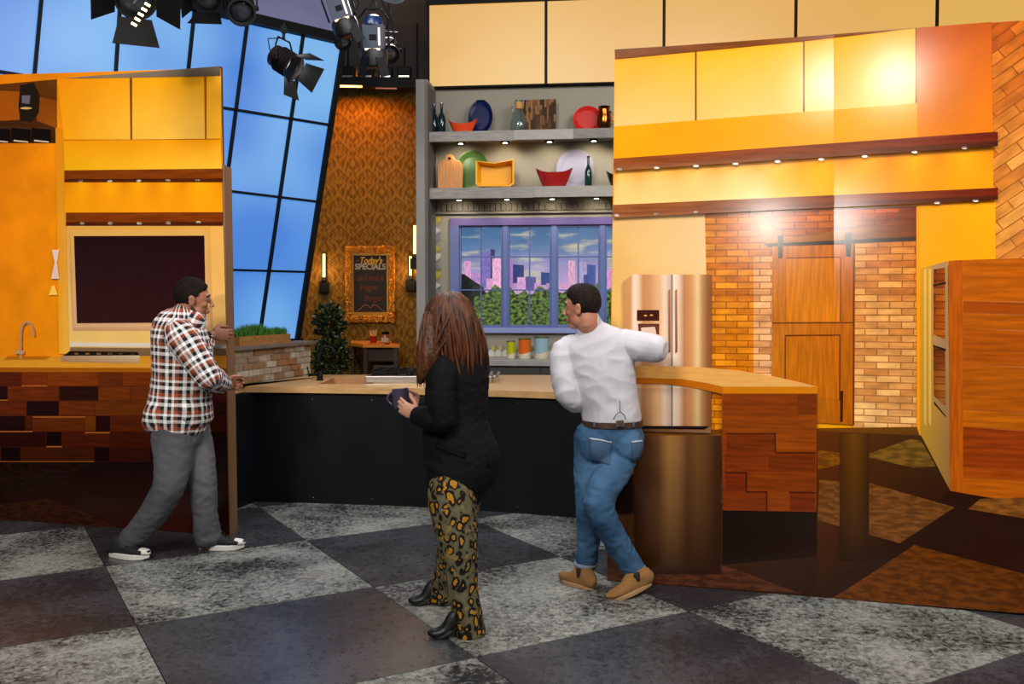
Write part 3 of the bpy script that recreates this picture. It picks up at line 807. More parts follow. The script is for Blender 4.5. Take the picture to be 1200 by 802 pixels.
plate('oval_platter', 'glossy red oval platter on the upper shelf right end', 688.5, 138, 17, 14.5, S1, .16, mat('glaze_scarlet', '#b01c12', .35, spec=.2), cat='platter')
plate('round_plate', 'olive green round plate behind the cutting board', 553, 197, 20, 21.5, S2, .08, mat('glaze_green', '#2c5010', .35, spec=.2))
plate('round_plate', 'pale lilac white round plate behind red bowl', 674, 195.5, 21.5, 21.5, S2, .09, mat('glaze_lilac', '#8e8a9c', .35, spec=.2))
# glass jug with cork collar
c = onshelf(608, 118, S1, .2); h = hz(608, 118, .2)-S1; r = 10*10/F
jg = thing('glass_jug', 'clear pale green glass jug with tan collar beside bark block', 'jug', c)
m = MB(); m.lathe(c, [(r*.75, 0), (r*.95, .01), (r*1.03, h*.2), (r*.95, h*.4), (r*.6, h*.6), (r*.42, h*.72), (r*.4, h*.98), (r*.5, h), (r*.36, h*.99), (r*.34, h*.74), (r*.5, h*.6), (r*.88, h*.38), (r*.95, h*.2), (r*.85, .02)], 28); m.build('vessel', glassmat('jug_glass', '#d4e4dc', .05, .96), jg, smooth=True)
m = MB(); m.lathe(c+Vector((0, 0, h*.74)), [(r*.44, 0), (r*.46, .01), (r*.46, h*.2), (r*.44, h*.21)], 24); m.build('collar', mat('cork', '#b07c3e', .8, var=.15, vscale=30), jg, smooth='auto')
m = MB(); hp = [c+AW.u*(-r*.45)+Vector((0, 0, h*.95)), c+AW.u*(-r*.75)+Vector((0, 0, h*.9)), c+AW.u*(-r*.8)+Vector((0, 0, h*.7)), c+AW.u*(-r*.6)+Vector((0, 0, h*.55))]; m.tube(hp, .006, 8); m.build('handle', glassmat('jug_glass', '#9fb8ac'), jg, smooth=True)
# bark block
a0, z1 = AW.hit(614, 117, .14); a1 = AW.hit(651.5, 117, .14)[0]
bk = thing('bark_block', 'brown textured bark block ornament on the upper shelf', 'ornament', W((a0+a1)/2, .12, S1))
mb_ = [mat('bark_%d' % i, c_, .9, var=.35, vscale=22, stretch=(3, 3, .8), bump=.5, bscale=30) for i, c_ in enumerate(('#4b2f17', '#6b4524', '#35200f', '#7e5a34'))]
nst = 14
for k in range(nst):
    s0 = lerp(a0, a1, k/nst); s1 = lerp(a0, a1, (k+1)/nst)-.002; zz = S1+.001
    while zz < z1-.01:
        hh = min(random.uniform(.05, .13), z1-zz)
        m = MB(); abox(m, s0, s1, zz, zz+hh-.002, .08, .14+random.uniform(0, .015)); m.build('bark_strip', random.choice(mb_), bk); zz += hh
# copper cup
c = onshelf(708, 125, S1, .27); h = hz(708, 125, .27)-S1; r = 8.2*10/F
cp = thing('copper_mug', 'shiny copper mug overlapping the red platter', 'mug', c)
m = MB(); m.lathe(c, [(r*.7, 0), (r*.9, h*.1), (r, h*.35), (r*.95, h*.6), (r*.72, h*.85), (r*.85, h), (r*.8, h*.99), (r*.66, h*.84), (r*.85, h*.5), (r*.6, .02)], 24); m.build('cup', mat('copper', '#8a4f1c', .18, 1), cp, smooth=True)
m = MB(); m.tube([c+AW.u*(r*(.8+.5*math.sin(PI*k/6)))+Vector((0, 0, h*(.2+.6*k/6))) for k in range(7)], .008, 8); m.build('handle', MATS['copper'], cp, smooth=True)
# cutting board (arched with a handle hole)
def flatshape(name, pts_ab, d, th, mt, parent=None, **k):
    m = MB(); m.prism([W(a, d, z) for a, z in pts_ab], AW.n*th); return m.build(name, mt, parent, **k)
zb_ = S2; P_ = lambda x, y: AW.hit(x, y, .2)
pts = [P_(513, 214), P_(542, 214), P_(543, 195), P_(539, 189), P_(533, 187), P_(531, 182), P_(527, 180.5), P_(523, 182), P_(521, 187), P_(515, 190), P_(513, 194)]
pts = [(a, S2 if i < 2 else z) for i, (a, z) in enumerate(pts)]
cbd = thing('cutting_board', 'tan wooden cutting board leaning at the lower shelf left', 'board', W((pts[0][0]+pts[1][0])/2, .2, S2))
flatshape('board', pts, .18, .03, mat('board_wood', '#b0722f', .5, var=.2, vscale=6, stretch=(14, 14, 1)), cbd, bevel=.006)
m = MB(); hc = W(P_(527, 186)[0], .212, P_(527, 186)[1]); m.lathe(hc-AW.n*.003, [(.016, 0), (.016, .004)], 18, axis=AW.n); m.build('hole', M_black, cbd)
# yellow rectangular dish on its side
yd = thing('baking_dish', 'bright yellow rectangular baking dish standing on its side', 'dish', onshelf(580, 200, S2, .22))
o_ = [P_(558.5, 189.5), P_(580, 192), P_(602.5, 188), P_(602.5, 216), P_(598, 219), P_(562, 219), P_(558.5, 216)]
def rr(sc, dz=0):
    a = [p[0] for p in o_]; z = [max(p[1], S2) for p in o_]; ca_, cz_ = (min(a)+max(a))/2, (min(z)+max(z))/2
    return [(ca_+(x-ca_)*sc, cz_+(max(zz, S2)-cz_)*sc) for x, zz in o_]
my = mat('glaze_yellow', '#e3a008', .35, spec=.2)
m = MB(); R_ = [(rr(.86), .1), (rr(1.0), .235), (rr(1.03), .24), (rr(1.03), .25), (rr(.93), .25), (rr(.8), .125)]
vs = []; n = len(o_)
for pts_, d in R_: vs += [W(a, d, max(z, S2)) for a, z in pts_]
fs = []
for i in range(len(R_)-1): fs += [(i*n+k, i*n+(k+1) % n, (i+1)*n+(k+1) % n, (i+1)*n+k) for k in range(n)]
fs += [tuple(range(n)), tuple(range((len(R_)-1)*n, len(R_)*n))]
m.add(vs, fs); m.build('dish_body', my, yd, bevel=.006)
# canisters on the back worktop
def canister(label, px, top, wpx, col, lid):
    d = .3; base = AW.pt(AW.hit(px, 410, d)[0], 1.041, d); h = hz(px, top, d)-1.041; r = wpx/2*9.9/F
    t = thing('canister', label, 'canister', base, 'two tone canisters on the back worktop')
    n = 28; vs = []; prof = [0, .004, .4, .9, .92]
    m = MB(); m.lathe(base, [(r*.97, 0), (r, .004), (r, h*.36), (r*1.001, h*.38)], n); m.build('pale_base', mat('canister_cream', '#c9bda5', .4), t, smooth='auto')
    m = MB(); m.lathe(base, [(r*1.004, h*.3), (r*1.004, h*.93)], n)
    for k in range(n):  # wavy glaze line
        m.v[k].z += h*.07*math.sin(2*PI*k/n+1)
    m.build('glaze_band', mat('canister_'+col, {'lime': '#a6a80c', 'orange': '#c65a0a', 'blue': '#86a6b0'}[col], .3, coat=.4), t, smooth='auto')
    m = MB(); m.lathe(base, [(r*1.02, h*.93), (r*1.03, h*.97), (r*.95, h)], n); m.build('lid', mat('canister_lid', lid, .4), t, smooth='auto')
canister('small lime green and cream canister on the back worktop', 598.8, 399.5, 10, 'lime', '#4a4a1c')
canister('middle orange and cream canister on the back worktop', 614.8, 396.5, 14.4, 'orange', '#5a3418')
canister('large pale blue and cream canister on the back worktop', 634.6, 394.5, 17, 'blue', '#4c3a3a')

# ================================================================== WALLPAPER WALL FURNISHINGS
fz = thing('chalkboard_sign', 'ornate gold framed chalkboard listing specials on patterned wallpaper', 'sign', wp(433, 378))
M_gold = mat('carved_gold', '#c8811c', .35, .55, var=.45, vscale=30, bump=1, bscale=45)
M_goldp = mat('plain_gold', '#c98a28', .35, .5)
fx0, fx1, fy0, fy1 = 404.5, 463, 288.5, 378
def wbox(mb, x0, y0, x1, y1, d0, d1):
    A = WP.px(x0, y0, d1); B = WP.px(x1, y1, d1)
    return mb.box(((A.x+B.x)/2, 11.8-(d0+d1)/2, (A.z+B.z)/2), (abs(B.x-A.x)/2, (d1-d0)/2, abs(A.z-B.z)/2))
for q in ((fx0, fy0, fx1, fy0+8), (fx0, fy1-8, fx1, fy1), (fx0, fy0+8, fx0+8, fy1-8), (fx1-8, fy0+8, fx1, fy1-8)):
    m = MB(); wbox(m, *q, .0, .04); m.build('frame_rail', M_gold, fz, bevel=.01)
m = MB()
for k in range(460):      # carved scroll relief
    e = random.choice('tblr'); t = random.random()
    if e in 'tb': x = lerp(fx0+1, fx1-1, t); y = (fy0 if e == 't' else fy1-8)+random.uniform(1, 7)
    else: y = lerp(fy0+1, fy1-1, t); x = (fx0 if e == 'l' else fx1-8)+random.uniform(1, 7)
    c = WP.px(x, y, .042); a0 = random.uniform(0, 6.28); r_ = random.uniform(.012, .022)
    m.tube([c+Vector((math.cos(a0+s*.9)*r_, -.004*s, math.sin(a0+s*.9)*r_)) for s in range(5)], .0055, 5)
g = m.build('carving', M_gold, fz); 
for q in ((fx0+8, fy0+8, fx1-8, fy0+11), (fx0+8, fy1-12, fx1-8, fy1-8), (fx0+8, fy0+11, fx0+10, fy1-12), (fx1-10, fy0+11, fx1-8, fy1-12)):
    m = MB(); wbox(m, *q, .0, .035); m.build('inner_bead', M_goldp, fz)
m = MB(); wbox(m, fx0+9, fy0+10, fx1-9, fy1-11, .0, .012); m.build('slate', mat('chalk_slate', '#17100c', .7), fz)
def text(s, px, py, size, m, parent, plane, d, bold=0, shear=0, name='lettering', width=None):
    cu = bpy.data.curves.new(name, 'FONT'); cu.body = s; cu.size = size; cu.align_x = 'CENTER'; cu.align_y = 'CENTER'
    cu.extrude = .001; cu.offset = bold; cu.shear = shear
    o = bpy.data.objects.new('tmp', cu); COL.objects.link(o)
    dg = bpy.context.evaluated_depsgraph_get(); me = bpy.data.meshes.new_from_object(o.evaluated_get(dg)); bpy.data.objects.remove(o)
    n = len(me.vertices); co = np.zeros(n*3); me.vertices.foreach_get('co', co); co = co.reshape(-1, 3)
    if width: co[:, 0] *= width/(co[:, 0].max()-co[:, 0].min())
    c = plane.px(px, py, d)-WLOC(parent)
    out = np.array([c+plane.u*x+plane.v*y+plane.n*z for x, y, z in co])
    me.vertices.foreach_set('co', out.ravel()); me.materials.clear(); me.materials.append(m); me.name = name
    ob = bpy.data.objects.new(name, me); COL.objects.link(ob); ob.parent = parent; return ob
pxm = 11.8/F
text("Today's", 434, 306, .13, mat('chalk_gold', '#c79a3c', .8), fz, WP, .014, .003, .35, width=26*pxm)
text("SPECIALS", 434, 313, .10, mat('chalk_white', '#9d9890', .8), fz, WP, .014, .004, width=36*pxm)
cd_ = mat('chalk_red', '#6a3420', .9)
text("can't beat it", 433, 326, .10, cd_, fz, WP, .014, 0, .3, width=33*pxm)
text("Veggie", 431, 337, .11, cd_, fz, WP, .014, 0, .3, width=20*pxm)
text("Burger!", 438, 350, .11, cd_, fz, WP, .014, 0, .3, width=24*pxm)
m = MB()
for s in (-1, 1): m.tube([WP.px(434+s*t*17, 361-3.5*math.sin(t*PI*1.6), .014) for t in [i/14 for i in range(15)]], .003, 5)
for s in (-1, 1): m.tube([WP.px(434+s*(13+t*3.4), 305.5, .014) for t in (0, 1)], .003, 5)
m.build('flourish', mat('chalk_cream', '#a8703c', .8), fz)
# sconces
def sconce(label, px, ytop, ybot, plane_y, flip=False):
    pl = Plane((0, plane_y, 0), (1, 0, 0)); c = pl.px(px, (ytop+ybot)/2)
    t = thing('wall_sconce', label, 'lamp', c, 'tube filament wall sconces')
    sc = plane_y/F
    def bx(x0, y0, x1, y1, d0, d1, name, mt):
        A = pl.px(x0, y0); B = pl.px(x1, y1); m = MB(); m.box(((A.x+B.x)/2, plane_y-(d0+d1)/2, (A.z+B.z)/2), (abs(B.x-A.x)/2, (d1-d0)/2, abs(A.z-B.z)/2)); m.build(name, mt, t, bevel=.003)
    bx(px-3.5, ytop, px+2.5, ybot-14, 0, .015, 'back_plate', M_blackm)
    bx(px-5.5, ybot-13, px+5.5, ybot, 0, .05, 'mount_box', M_blackm)
    bx(px-2.6, ybot-18, px+2.6, ybot-13, .03, .07, 'lamp_socket', M_blackm)
    q0 = pl.px(px, ybot-18); q1 = pl.px(px, ytop+1)
    m = MB(); m.tube([Vector((q0.x, plane_y-.05, q0.z)), Vector((q1.x, plane_y-.05, q1.z))], .016, 12)
    m.build('tube_bulb', mat('filament', '#ffb45a', .3, emit=6), t, smooth=True)
    light('sconce_glow', 'POINT', (c.x, plane_y-.16, c.z), None, 4, (1, .6, .25), .05)
sconce('slim tube sconce left of the gold framed chalkboard', 380.5, 297, 343, 11.78)
sconce('slim tube sconce right of the gold framed chalkboard', 481.5, 300, 341, 11.78)
sconce('nearer tube sconce on the grey alcove edge', 486.5, 264, 316, 10.6)
# console table
ctb = thing('corner_table', 'small dark corner table with lit wooden top under chalkboard', 'table', (wp(437, 405).x, 11.5, 0))
tz = .98
tz = 1.59-(407-360)/F*11.45
xa, xb, xc, xd = at(411, 403, 11.75).x, at(459, 403, 11.75).x, at(468.5, 410, 11.3).x, at(425, 410, 11.3).x
m = MB(); m.prism([(xa, 11.75, tz), (xb, 11.75, tz), (xc, 11.3, tz), (xd, 11.3, tz)], (0, 0, .03)); m.build('tabletop', mat('table_top', '#d08428', .4, var=.1), ctb, bevel=.004)
m = MB(); m.bar((xa, 11.76, tz+.045), (xb, 11.76, tz+.045), .015, .05); m.bar((xd+.01, 11.31, tz+.03), (xa+.01, 11.75, tz+.03), .015, .03); m.bar((xc-.01, 11.31, tz+.03), (xb-.01, 11.75, tz+.03), .015, .03); m.build('gallery_rail', mat('table_top', '#b0661c'), ctb)
dkw = mat('table_dark', '#3a2816', .55, var=.2)
for x, y in ((xa+.03, 11.72), (xb-.03, 11.72), (xc-.05, 11.34), (xd+.03, 11.34)):
    m = MB(); m.box((x, y, tz/2), (.025, .025, tz/2)); m.build('leg', dkw, ctb)
m = MB(); m.box(((xd+xc)/2, 11.37, tz-.09), ((xc-xd)/2-.03, .015, .08)); m.build('apron', dkw, ctb)
m = MB(); m.box(((xd+xc)/2+.02, 11.39, tz-.42), ((xc-xd)/2-.1, .012, .2)); m.build('door_panel', mat('table_panel', '#4a4a3c', .3), ctb)
m = MB(); m.box(((xa+xb)/2, 11.55, tz-.75), ((xb-xa)/2-.03, .16, .012)); m.build('lower_shelf', dkw, ctb)
cz = tz+.0305
c = Vector((at(437.5, 405, 11.5).x, 11.5, cz))
cu = thing('condiment_cup', 'red cup holding pale sticks on the corner table', 'cup', c)
m = MB(); m.lathe(c, [(.036, 0), (.045, .11), (.041, .11), (.034, .01)], 20); m.build('cup', mat('cup_red', '#a0200c', .3), cu, smooth='auto')
for k in range(11):
    a = k*2.4; m = MB(); m.tube([c+Vector((math.cos(a)*.018, math.sin(a)*.018, .02)), c+Vector((math.cos(a)*.045, math.sin(a)*.03, .165+.012*(k % 3)))], .006, 6); m.build('stick', mat('pale_stick', '#e0a860', .6), cu)
c = Vector((at(451.5, 405, 11.5).x, 11.5, cz))
jr = thing('label_jar', 'glass jar with dark lid and pale label on corner table', 'jar', c)
m = MB(); m.lathe(c, [(.05, 0), (.055, .01), (.055, .11), (.044, .13)], 22); m.build('jar_body', mat('jar_body', '#8a4a28', .2), jr, smooth='auto')
m = MB(); m.lathe(c+Vector((0, 0, .13)), [(.048, 0), (.048, .03), (.044, .034)], 22); m.build('lid', M_black, jr, smooth='auto')
m = MB(); m.lathe(c+Vector((0, 0, .03)), [(.0562, 0), (.0562, .06)], 22); m.build('paper_label', mat('paper_label', '#b9a68a', .7), jr)
m = MB(); q = Vector((at(440, 408, 11.38).x, 11.38, cz)); m.box(q+Vector((0, 0, .01)), (.12, .03, .01)); o = m.build('serving_tray', mat('tray_orange', '#c8641c', .4), None, loc=q, bevel=.005); tag(o, 'low orange tray at the front of the corner table', 'tray')
# topiary plant
pc = Vector((at(388, 430, 10.4).x, 10.4, 0))
tpn = thing('potted_shrub', 'two ball leafy potted shrub beside the blue glazing', 'plant', pc)
pot_h = .55
m = MB(); m.lathe(pc, [(.13, 0), (.17, .03), (.2, pot_h), (.17, pot_h), (.16, pot_h-.04)], 26); m.build('pot', mat('pot_dark', '#1b1815', .5), tpn, smooth='auto')
m = MB(); m.tube([pc+Vector((0, 0, pot_h-.05)), pc+Vector((.01, 0, 1.0)), pc+Vector((0, 0, 1.5))], .014, 8); m.build('stem', mat('bark_stem', '#3a2817', .8), tpn)
lm = [mat('leaf_dark', '#16240f', .35), mat('leaf_mid', '#2c3c16', .35), mat('leaf_olive', '#5c5a22', .35)]  # three leaf tones, mixed at random over each ball
def leafball(c, R, n_):
    acc = [MB(), MB(), MB()]
    for k in range(n_):
        v = Vector((random.gauss(0, 1), random.gauss(0, 1), random.gauss(0, 1))).normalized()
        p = c + Vector((v.x*R[0], v.y*R[1], v.z*R[2]))*random.uniform(.35, 1.0)
        d = (v+Vector((random.uniform(-.7, .7), random.uniform(-.7, .7), random.uniform(-.2, .8)))).normalized()
        sd = d.orthogonal().normalized(); sd = Matrix.Rotation(random.uniform(0, 6.28), 3, d) @ sd; nn = d.cross(sd)
        L_ = random.uniform(.045, .085); w2 = L_*.24
        a = acc[0 if random.random() < .45 else (1 if random.random() < .75 else 2)]
        a.add([p, p+d*L_*.35+sd*w2-nn*.004, p+d*L_*.75+sd*w2*.7, p+d*L_+nn*-.012, p+d*L_*.75-sd*w2*.7, p+d*L_*.35-sd*w2-nn*.004, p+d*L_*.5+nn*.008], [(0, 1, 6), (1, 2, 6), (2, 3, 6), (3, 4, 6), (4, 5, 6), (5, 0, 6)])
    return acc
c1 = at(386, 377, 10.4); c2 = at(389, 418, 10.4)
for c, R, n_ in ((c1, (.17, .17, .19), 520), (c2, (.21, .2, .24), 800)):
    for a, mt_ in zip(leafball(c, R, n_), lm): tag(a.build('foliage', mt_, tpn), kind='stuff')

# ================================================================== PRINTED PANELS
PM = {k: print_mat('print_'+k, k) for k in ('flat', 'wood', 'plank', 'floor', 'plaster', 'finewood')}
PM['brick'] = print_mat('print_brick', 'brick', bw=.12, bh=.036)
PM['brickr'] = print_mat('print_brick_slanted', 'brick', rot=-.62, bw=.2, bh=.055)
def mk(plane, parent, base=0):
    cnt = [base]
    def f(name, pts, cols, kind='flat', step=1, par=None, **k):
        cnt[0] += step
        return print_piece(name, plane, pts, cols, PM[kind], .0012+cnt[0]*.0004, par or parent, **k)
    f.cnt = cnt
    return f
# ---- LEFT PANEL
GL = ground(277, 628); GLl = ground(0, 608); GL = Vector((GL.x, GL.y, 0))
LP = Plane(GL, (Vector((GL.x, GL.y, 0))-Vector((GLl.x, GLl.y, 0))))
pl_ = thing('printed_panel', 'tall printed kitchen picture panel pushed by plaid shirt man', 'panel', GL)
m = MB(); m.prism([LP.px(*p, 0) for p in ((259, 78), (261, 193), (269.5, 627), (-150, 598), (-150, 110), (-60, 104), (75, 92))], LP.n*-.02); m.build('board', mat('board_back', '#3a2618', .7), pl_)
e0, e1 = LP.px(262.5, 193, .003), LP.px(270, 627.5, .003)
ed = MB(); bk_ = Vector((.0, .17, 0))
ed.add([e0, e0+Vector((.0, .17, 0)), e1+Vector((.0, .17, 0)), e1, e0-Vector((.03, -.0, 0)), e0+Vector((-.03, .17, 0)), e1+Vector((-.03, .17, 0)), e1-Vector((.03, 0, 0))],
       [(0, 1, 2, 3), (4, 5, 6, 7), (0, 1, 5, 4), (3, 2, 6, 7), (0, 3, 7, 4), (1, 2, 6, 5)])
ed.build('edge_frame', mat('edge_brown', '#7a5535', .6, var=.1, stretch=(1, 1, .2)), pl_)
m = MB()
for s in (-.25, -1.3, -2.3):
    q = LP.pt(s, .0, -.06); m.tube([q+Vector((-.02, 0, .03)), q+Vector((.02, 0, .03))], .03, 14)
m.build('caster', M_black, pl_)
p = mk(LP, pl_)
_lin = lin
p('printed_wall', [(-150, 92), (259, 80), (268, 540), (-150, 541)], ['#f08400', '#ee9a10', '#ea9a18', '#f09004'], 'plaster')
p('printed_lighting_gantry', [(-150, 112), (67, 93), (67, 168), (-150, 168)], ['#2a150c', '#6a3c1c', '#3a1c0c', '#24120a'], 'plaster')
p('printed_ceiling_patch', [(-40, 104), (30, 108), (28, 140), (-40, 145)], ['#b0601c', '#9c5418', '#a85a18', '#b0601c'], 'flat')
p('printed_ceiling_patch', [(40, 112), (67, 118), (66, 150), (44, 142)], ['#8a4a1c', '#7a4420', '#9a5418', '#8a4a14'], 'flat')
p('printed_lamp', [(24, 100), (40, 97), (47, 112), (46, 132), (38, 143), (24, 142), (22, 125)], '#22180f')
p('printed_lamp_glint', [(26, 112), (36, 112), (35, 122), (26, 121)], '#6c6474'); p('printed_lamp_glint', ell(31, 127, 7, 1.4), '#d8b070')
p('printed_lamp_rail', [(-150, 142), (66, 150), (66, 153), (-150, 146)], '#4a2c18')
for x in (-60, -30, 2, 26, 50):
    p('printed_floodlight', [(x-12, 150), (x+10, 152), (x+10, 166), (x-12, 165)], '#120a06', par=pl_); p('printed_lamp_glint', [(x-9, 164), (x+8, 166), (x+8, 167.5), (x-9, 166)], '#d8c4ac')
p('printed_column', [(66, 150), (76, 150), (84, 415), (70, 415)], ['#e08c20', '#d88a20', '#f2bc68', '#eeaa4c'], 'flat')
p('printed_light_panel', [(68, 93), (153, 91.5), (154, 164), (76, 164)], ['#f49a10', '#f2a52c', '#f2bc5c', '#f4a828'])
p('printed_light_panel', [(156, 91.5), (240, 90), (241, 163), (156, 164)], ['#f0a730', '#f2aa38', '#f2c068', '#f2bc5c'])
p('printed_light_panel', [(243, 90), (260, 89), (260.3, 163), (243, 163)], ['#f2a93c', '#f6b858', '#f0b04c', '#f2b85a'])
p('printed_mullion', [(153, 91.5), (156, 91.5), (156, 164), (154, 164)], '#7a4410'); p('printed_mullion', [(240.5, 90), (242.5, 90), (242.5, 163), (241.5, 163)], '#a8651c')
p('printed_top_rail', [(75, 92), (259, 78), (259, 89.5), (160, 91.5)], ['#8c8070', '#6c6050', '#584838', '#807060'])
p('printed_bulkhead', [(76, 165), (260, 164), (261, 198), (77, 200)], ['#ee9c20', '#ee9e28', '#f2bc58', '#f2b448'])
def strips(p, name, xs, y0f, y1f, top, bot, kind='flat'):
    for k in range(len(xs)-1):
        a, c = xs[k], xs[k+1]
        p(name, [(a, y0f(a)), (c, y0f(c)), (c, y1f(c)), (a, y1f(a))], [top[k], top[k+1], bot[k+1], bot[k]], kind, step=0)
    p.__dict__.setdefault('x', 0)
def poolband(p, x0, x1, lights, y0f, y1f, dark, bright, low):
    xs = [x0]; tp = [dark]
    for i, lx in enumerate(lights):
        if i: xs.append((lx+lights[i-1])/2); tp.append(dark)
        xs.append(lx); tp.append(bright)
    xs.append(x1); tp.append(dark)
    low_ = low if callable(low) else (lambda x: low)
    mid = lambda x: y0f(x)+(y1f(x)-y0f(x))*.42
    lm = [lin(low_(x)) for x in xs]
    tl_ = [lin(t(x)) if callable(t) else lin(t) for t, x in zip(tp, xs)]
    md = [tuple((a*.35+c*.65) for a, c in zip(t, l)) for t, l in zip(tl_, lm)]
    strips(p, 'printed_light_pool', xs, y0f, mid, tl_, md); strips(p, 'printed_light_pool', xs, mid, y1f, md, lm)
def pshelf(p, x0, y0, x1, y1, h0, h1, c, lights, par):
    s = p('printed_shelf', [(x0, y0), (x1, y1), (x1, y1+h1), (x0, y0+h0)], c, 'wood')
    p('printed_shelf_soffit', [(x0, y0+h0*.72), (x1, y1+h1*.72), (x1, y1+h1), (x0, y0+h0)], '#4c220c', 'wood')
    for lx, ly in lights: p('printed_downlight', ell(lx, ly, 3.2, 1.5), '#fff4e0', step=0)
p('printed_wall_band', [(77, 213), (261.5, 213), (262, 250), (78, 250)], ['#e08a10', '#e88e14', '#f0a020', '#ee9c1c'], 'flat')
p.cnt[0] += 1
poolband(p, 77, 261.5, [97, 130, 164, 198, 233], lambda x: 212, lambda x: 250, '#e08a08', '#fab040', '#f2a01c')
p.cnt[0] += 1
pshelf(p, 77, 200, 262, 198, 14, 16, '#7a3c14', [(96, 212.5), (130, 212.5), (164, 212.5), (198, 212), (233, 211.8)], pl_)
p('printed_plain_wall', [(80, 265), (263, 264), (267, 416), (83, 416)], ['#e2b070', '#e8b068', '#f0c684', '#f2cc84'])
p('printed_niche_frame', [(81, 266), (248, 265), (251, 388), (87, 388)], ['#dca45c', '#e0a860', '#d0a47a', '#cca07c'])
p('printed_niche_border', [(85, 270), (244, 270), (245, 384), (88, 384)], ['#dcac68', '#dcac68', '#dcb08a', '#dcb08a'])
pshelf(p, 79, 249.5, 262.5, 249, 15.5, 16, '#7a3a12', [(98, 262), (131, 262), (165, 262), (199, 261.7), (234, 261.2)], pl_)
p('printed_screen', [(88.5, 277), (241, 276.5), (243, 378), (92, 379)], ['#200c10', '#20090c', '#2c1416', '#321818'])
p('printed_ledge', [(84, 401), (266.5, 403), (266.5, 408), (84, 406)], '#e4d6c4')
p('printed_cabinet', [(84, 407), (266.5, 409), (267, 418), (84, 418)], ['#8a6c4c', '#7a6048', '#80644a', '#6c5440'])
p('printed_wall_lamp', [(63, 293), (71.5, 293), (69, 308), (71.5, 327), (62, 327), (66, 308)], '#ead0c0'); p('printed_wall_lamp', [(63, 335), (66, 335), (70, 346), (59, 346)], '#ffcf70')
p('printed_worktop', [(-150, 418), (267, 417), (267.3, 433), (-150, 430)], ['#e09c48', '#d89448', '#e0a054', '#e8a448'], 'finewood')
p('printed_worktop_edge', [(-150, 430), (267.3, 431.5), (267.5, 436.5), (-150, 436)], '#a4601c', 'finewood')
p('printed_sink', [(12, 417.5), (62, 417.5), (56, 421.5), (6, 421.5)], '#b8701e')
p('printed_cooktop', [(73.5, 417), (166, 416.5), (165, 426), (73.5, 424)], ['#a8886c', '#dcc4a8', '#c09c78', '#a88460'])
p('printed_grate', [(84, 411.5), (163, 412.5), (166, 416.5), (76, 417)], '#1c120c')
for k in range(6): p('printed_burner_glint', ell(92+k*13, 414.6, 3, 1), '#a87c54', step=0)
tp_ = [(27, 421), (26.5, 400), (27, 388), (29, 381), (33, 377.5), (38, 379), (41, 385), (42.5, 394)]
for k in range(len(tp_)-1):
    (xa_, ya_), (xb_, yb_) = tp_[k], tp_[k+1]; dx, dy = xb_-xa_, yb_-ya_; L_ = math.hypot(dx, dy); nx, ny = -dy/L_*1.4, dx/L_*1.4
    p('printed_tap', [(xa_+nx, ya_+ny), (xb_+nx, yb_+ny), (xb_-nx, yb_-ny), (xa_-nx, ya_-ny)], '#b89070', step=0)
p.cnt[0] += 1
p('printed_tap', [(20, 411), (31, 411), (31, 415), (20, 415)], '#c09a7c')
# stacked wood blocks of the counter front (coordinates measured row by row)
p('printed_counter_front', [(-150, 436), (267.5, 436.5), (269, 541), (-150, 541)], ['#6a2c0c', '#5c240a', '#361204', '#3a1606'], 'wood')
rowy = [436, 452.8, 470, 487.5, 506, 524, 541]
blocks = [[(-60, 28, '#5c2408'), (28, 58, '#80380e'), (58, 118, '#84400e'), (118, 146, '#6c3210'), (146, 180, '#7a3a12'), (180, 268, '#5c240a')],
          [(-60, 12, '#260c04'), (12, 72, '#74340e'), (72, 118, '#2e1206'), (118, 155, '#783a10'), (155, 200, '#6c3410'), (200, 230, '#3a1406'), (230, 268, '#5a220a')],
          [(-60, 34, '#6c300c'), (34, 72, '#260c04'), (72, 114, '#743810'), (114, 180, '#743c12'), (180, 268, '#441a08')],
          [(-60, 33, '#2a0e04'), (33, 41, '#5c280a'), (41, 102, '#743610'), (102, 115, '#7c4414'), (115, 132, '#2c1004'), (132, 200, '#642c0c'), (200, 268, '#54200a')],
          [(-60, 57, '#3a1606'), (57, 75, '#1e0a04'), (75, 131, '#60280c'), (131, 190, '#54220a'), (190, 268, '#340f04')],
          [(-60, 4, '#6a300c'), (4, 27, '#260c04'), (27, 113, '#5e2c0e'), (113, 131, '#2a0f05'), (131, 178, '#4c200a'), (178, 268, '#3a1406')]]
p.cnt[0] += 1
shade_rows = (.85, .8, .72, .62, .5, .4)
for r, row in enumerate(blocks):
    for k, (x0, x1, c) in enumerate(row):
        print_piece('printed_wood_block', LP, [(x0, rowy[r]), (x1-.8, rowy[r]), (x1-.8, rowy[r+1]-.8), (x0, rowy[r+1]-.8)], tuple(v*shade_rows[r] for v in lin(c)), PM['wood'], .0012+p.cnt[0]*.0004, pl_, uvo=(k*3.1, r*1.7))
p.cnt[0] += 1
for (x0, x1, y) in ((28, 58, 452.2), (0, 12, 469), (41, 102, 488.6), (-20, 41, 505.6), (102, 131, 507), (57, 75, 523.2), (0, 113, 541)):
    p('printed_block_edge', [(x0, y-.7), (x1, y-.7), (x1, y+.6), (x0, y+.6)], '#a8653a', step=0)
p.cnt[0] += 1
p('printed_floor', [(-150, 541), (269, 541), (271, 627), (-150, 598)], ['#120804', '#160a05', '#341407', '#1c0c06'], 'flat')
for pts_, c in (([(0, 541), (115, 541), (80, 562), (0, 580)], '#1c0d07'), ([(0, 592), (62, 583), (140, 617), (0, 607)], '#381c0f'), ([(-90, 604), (62, 583), (140, 618), (-90, 602)], '#301709'), ([(200, 560), (269.5, 552), (270, 590), (230, 575)], '#2a150b')):
    p('printed_floor_tile', pts_, c, 'floor')

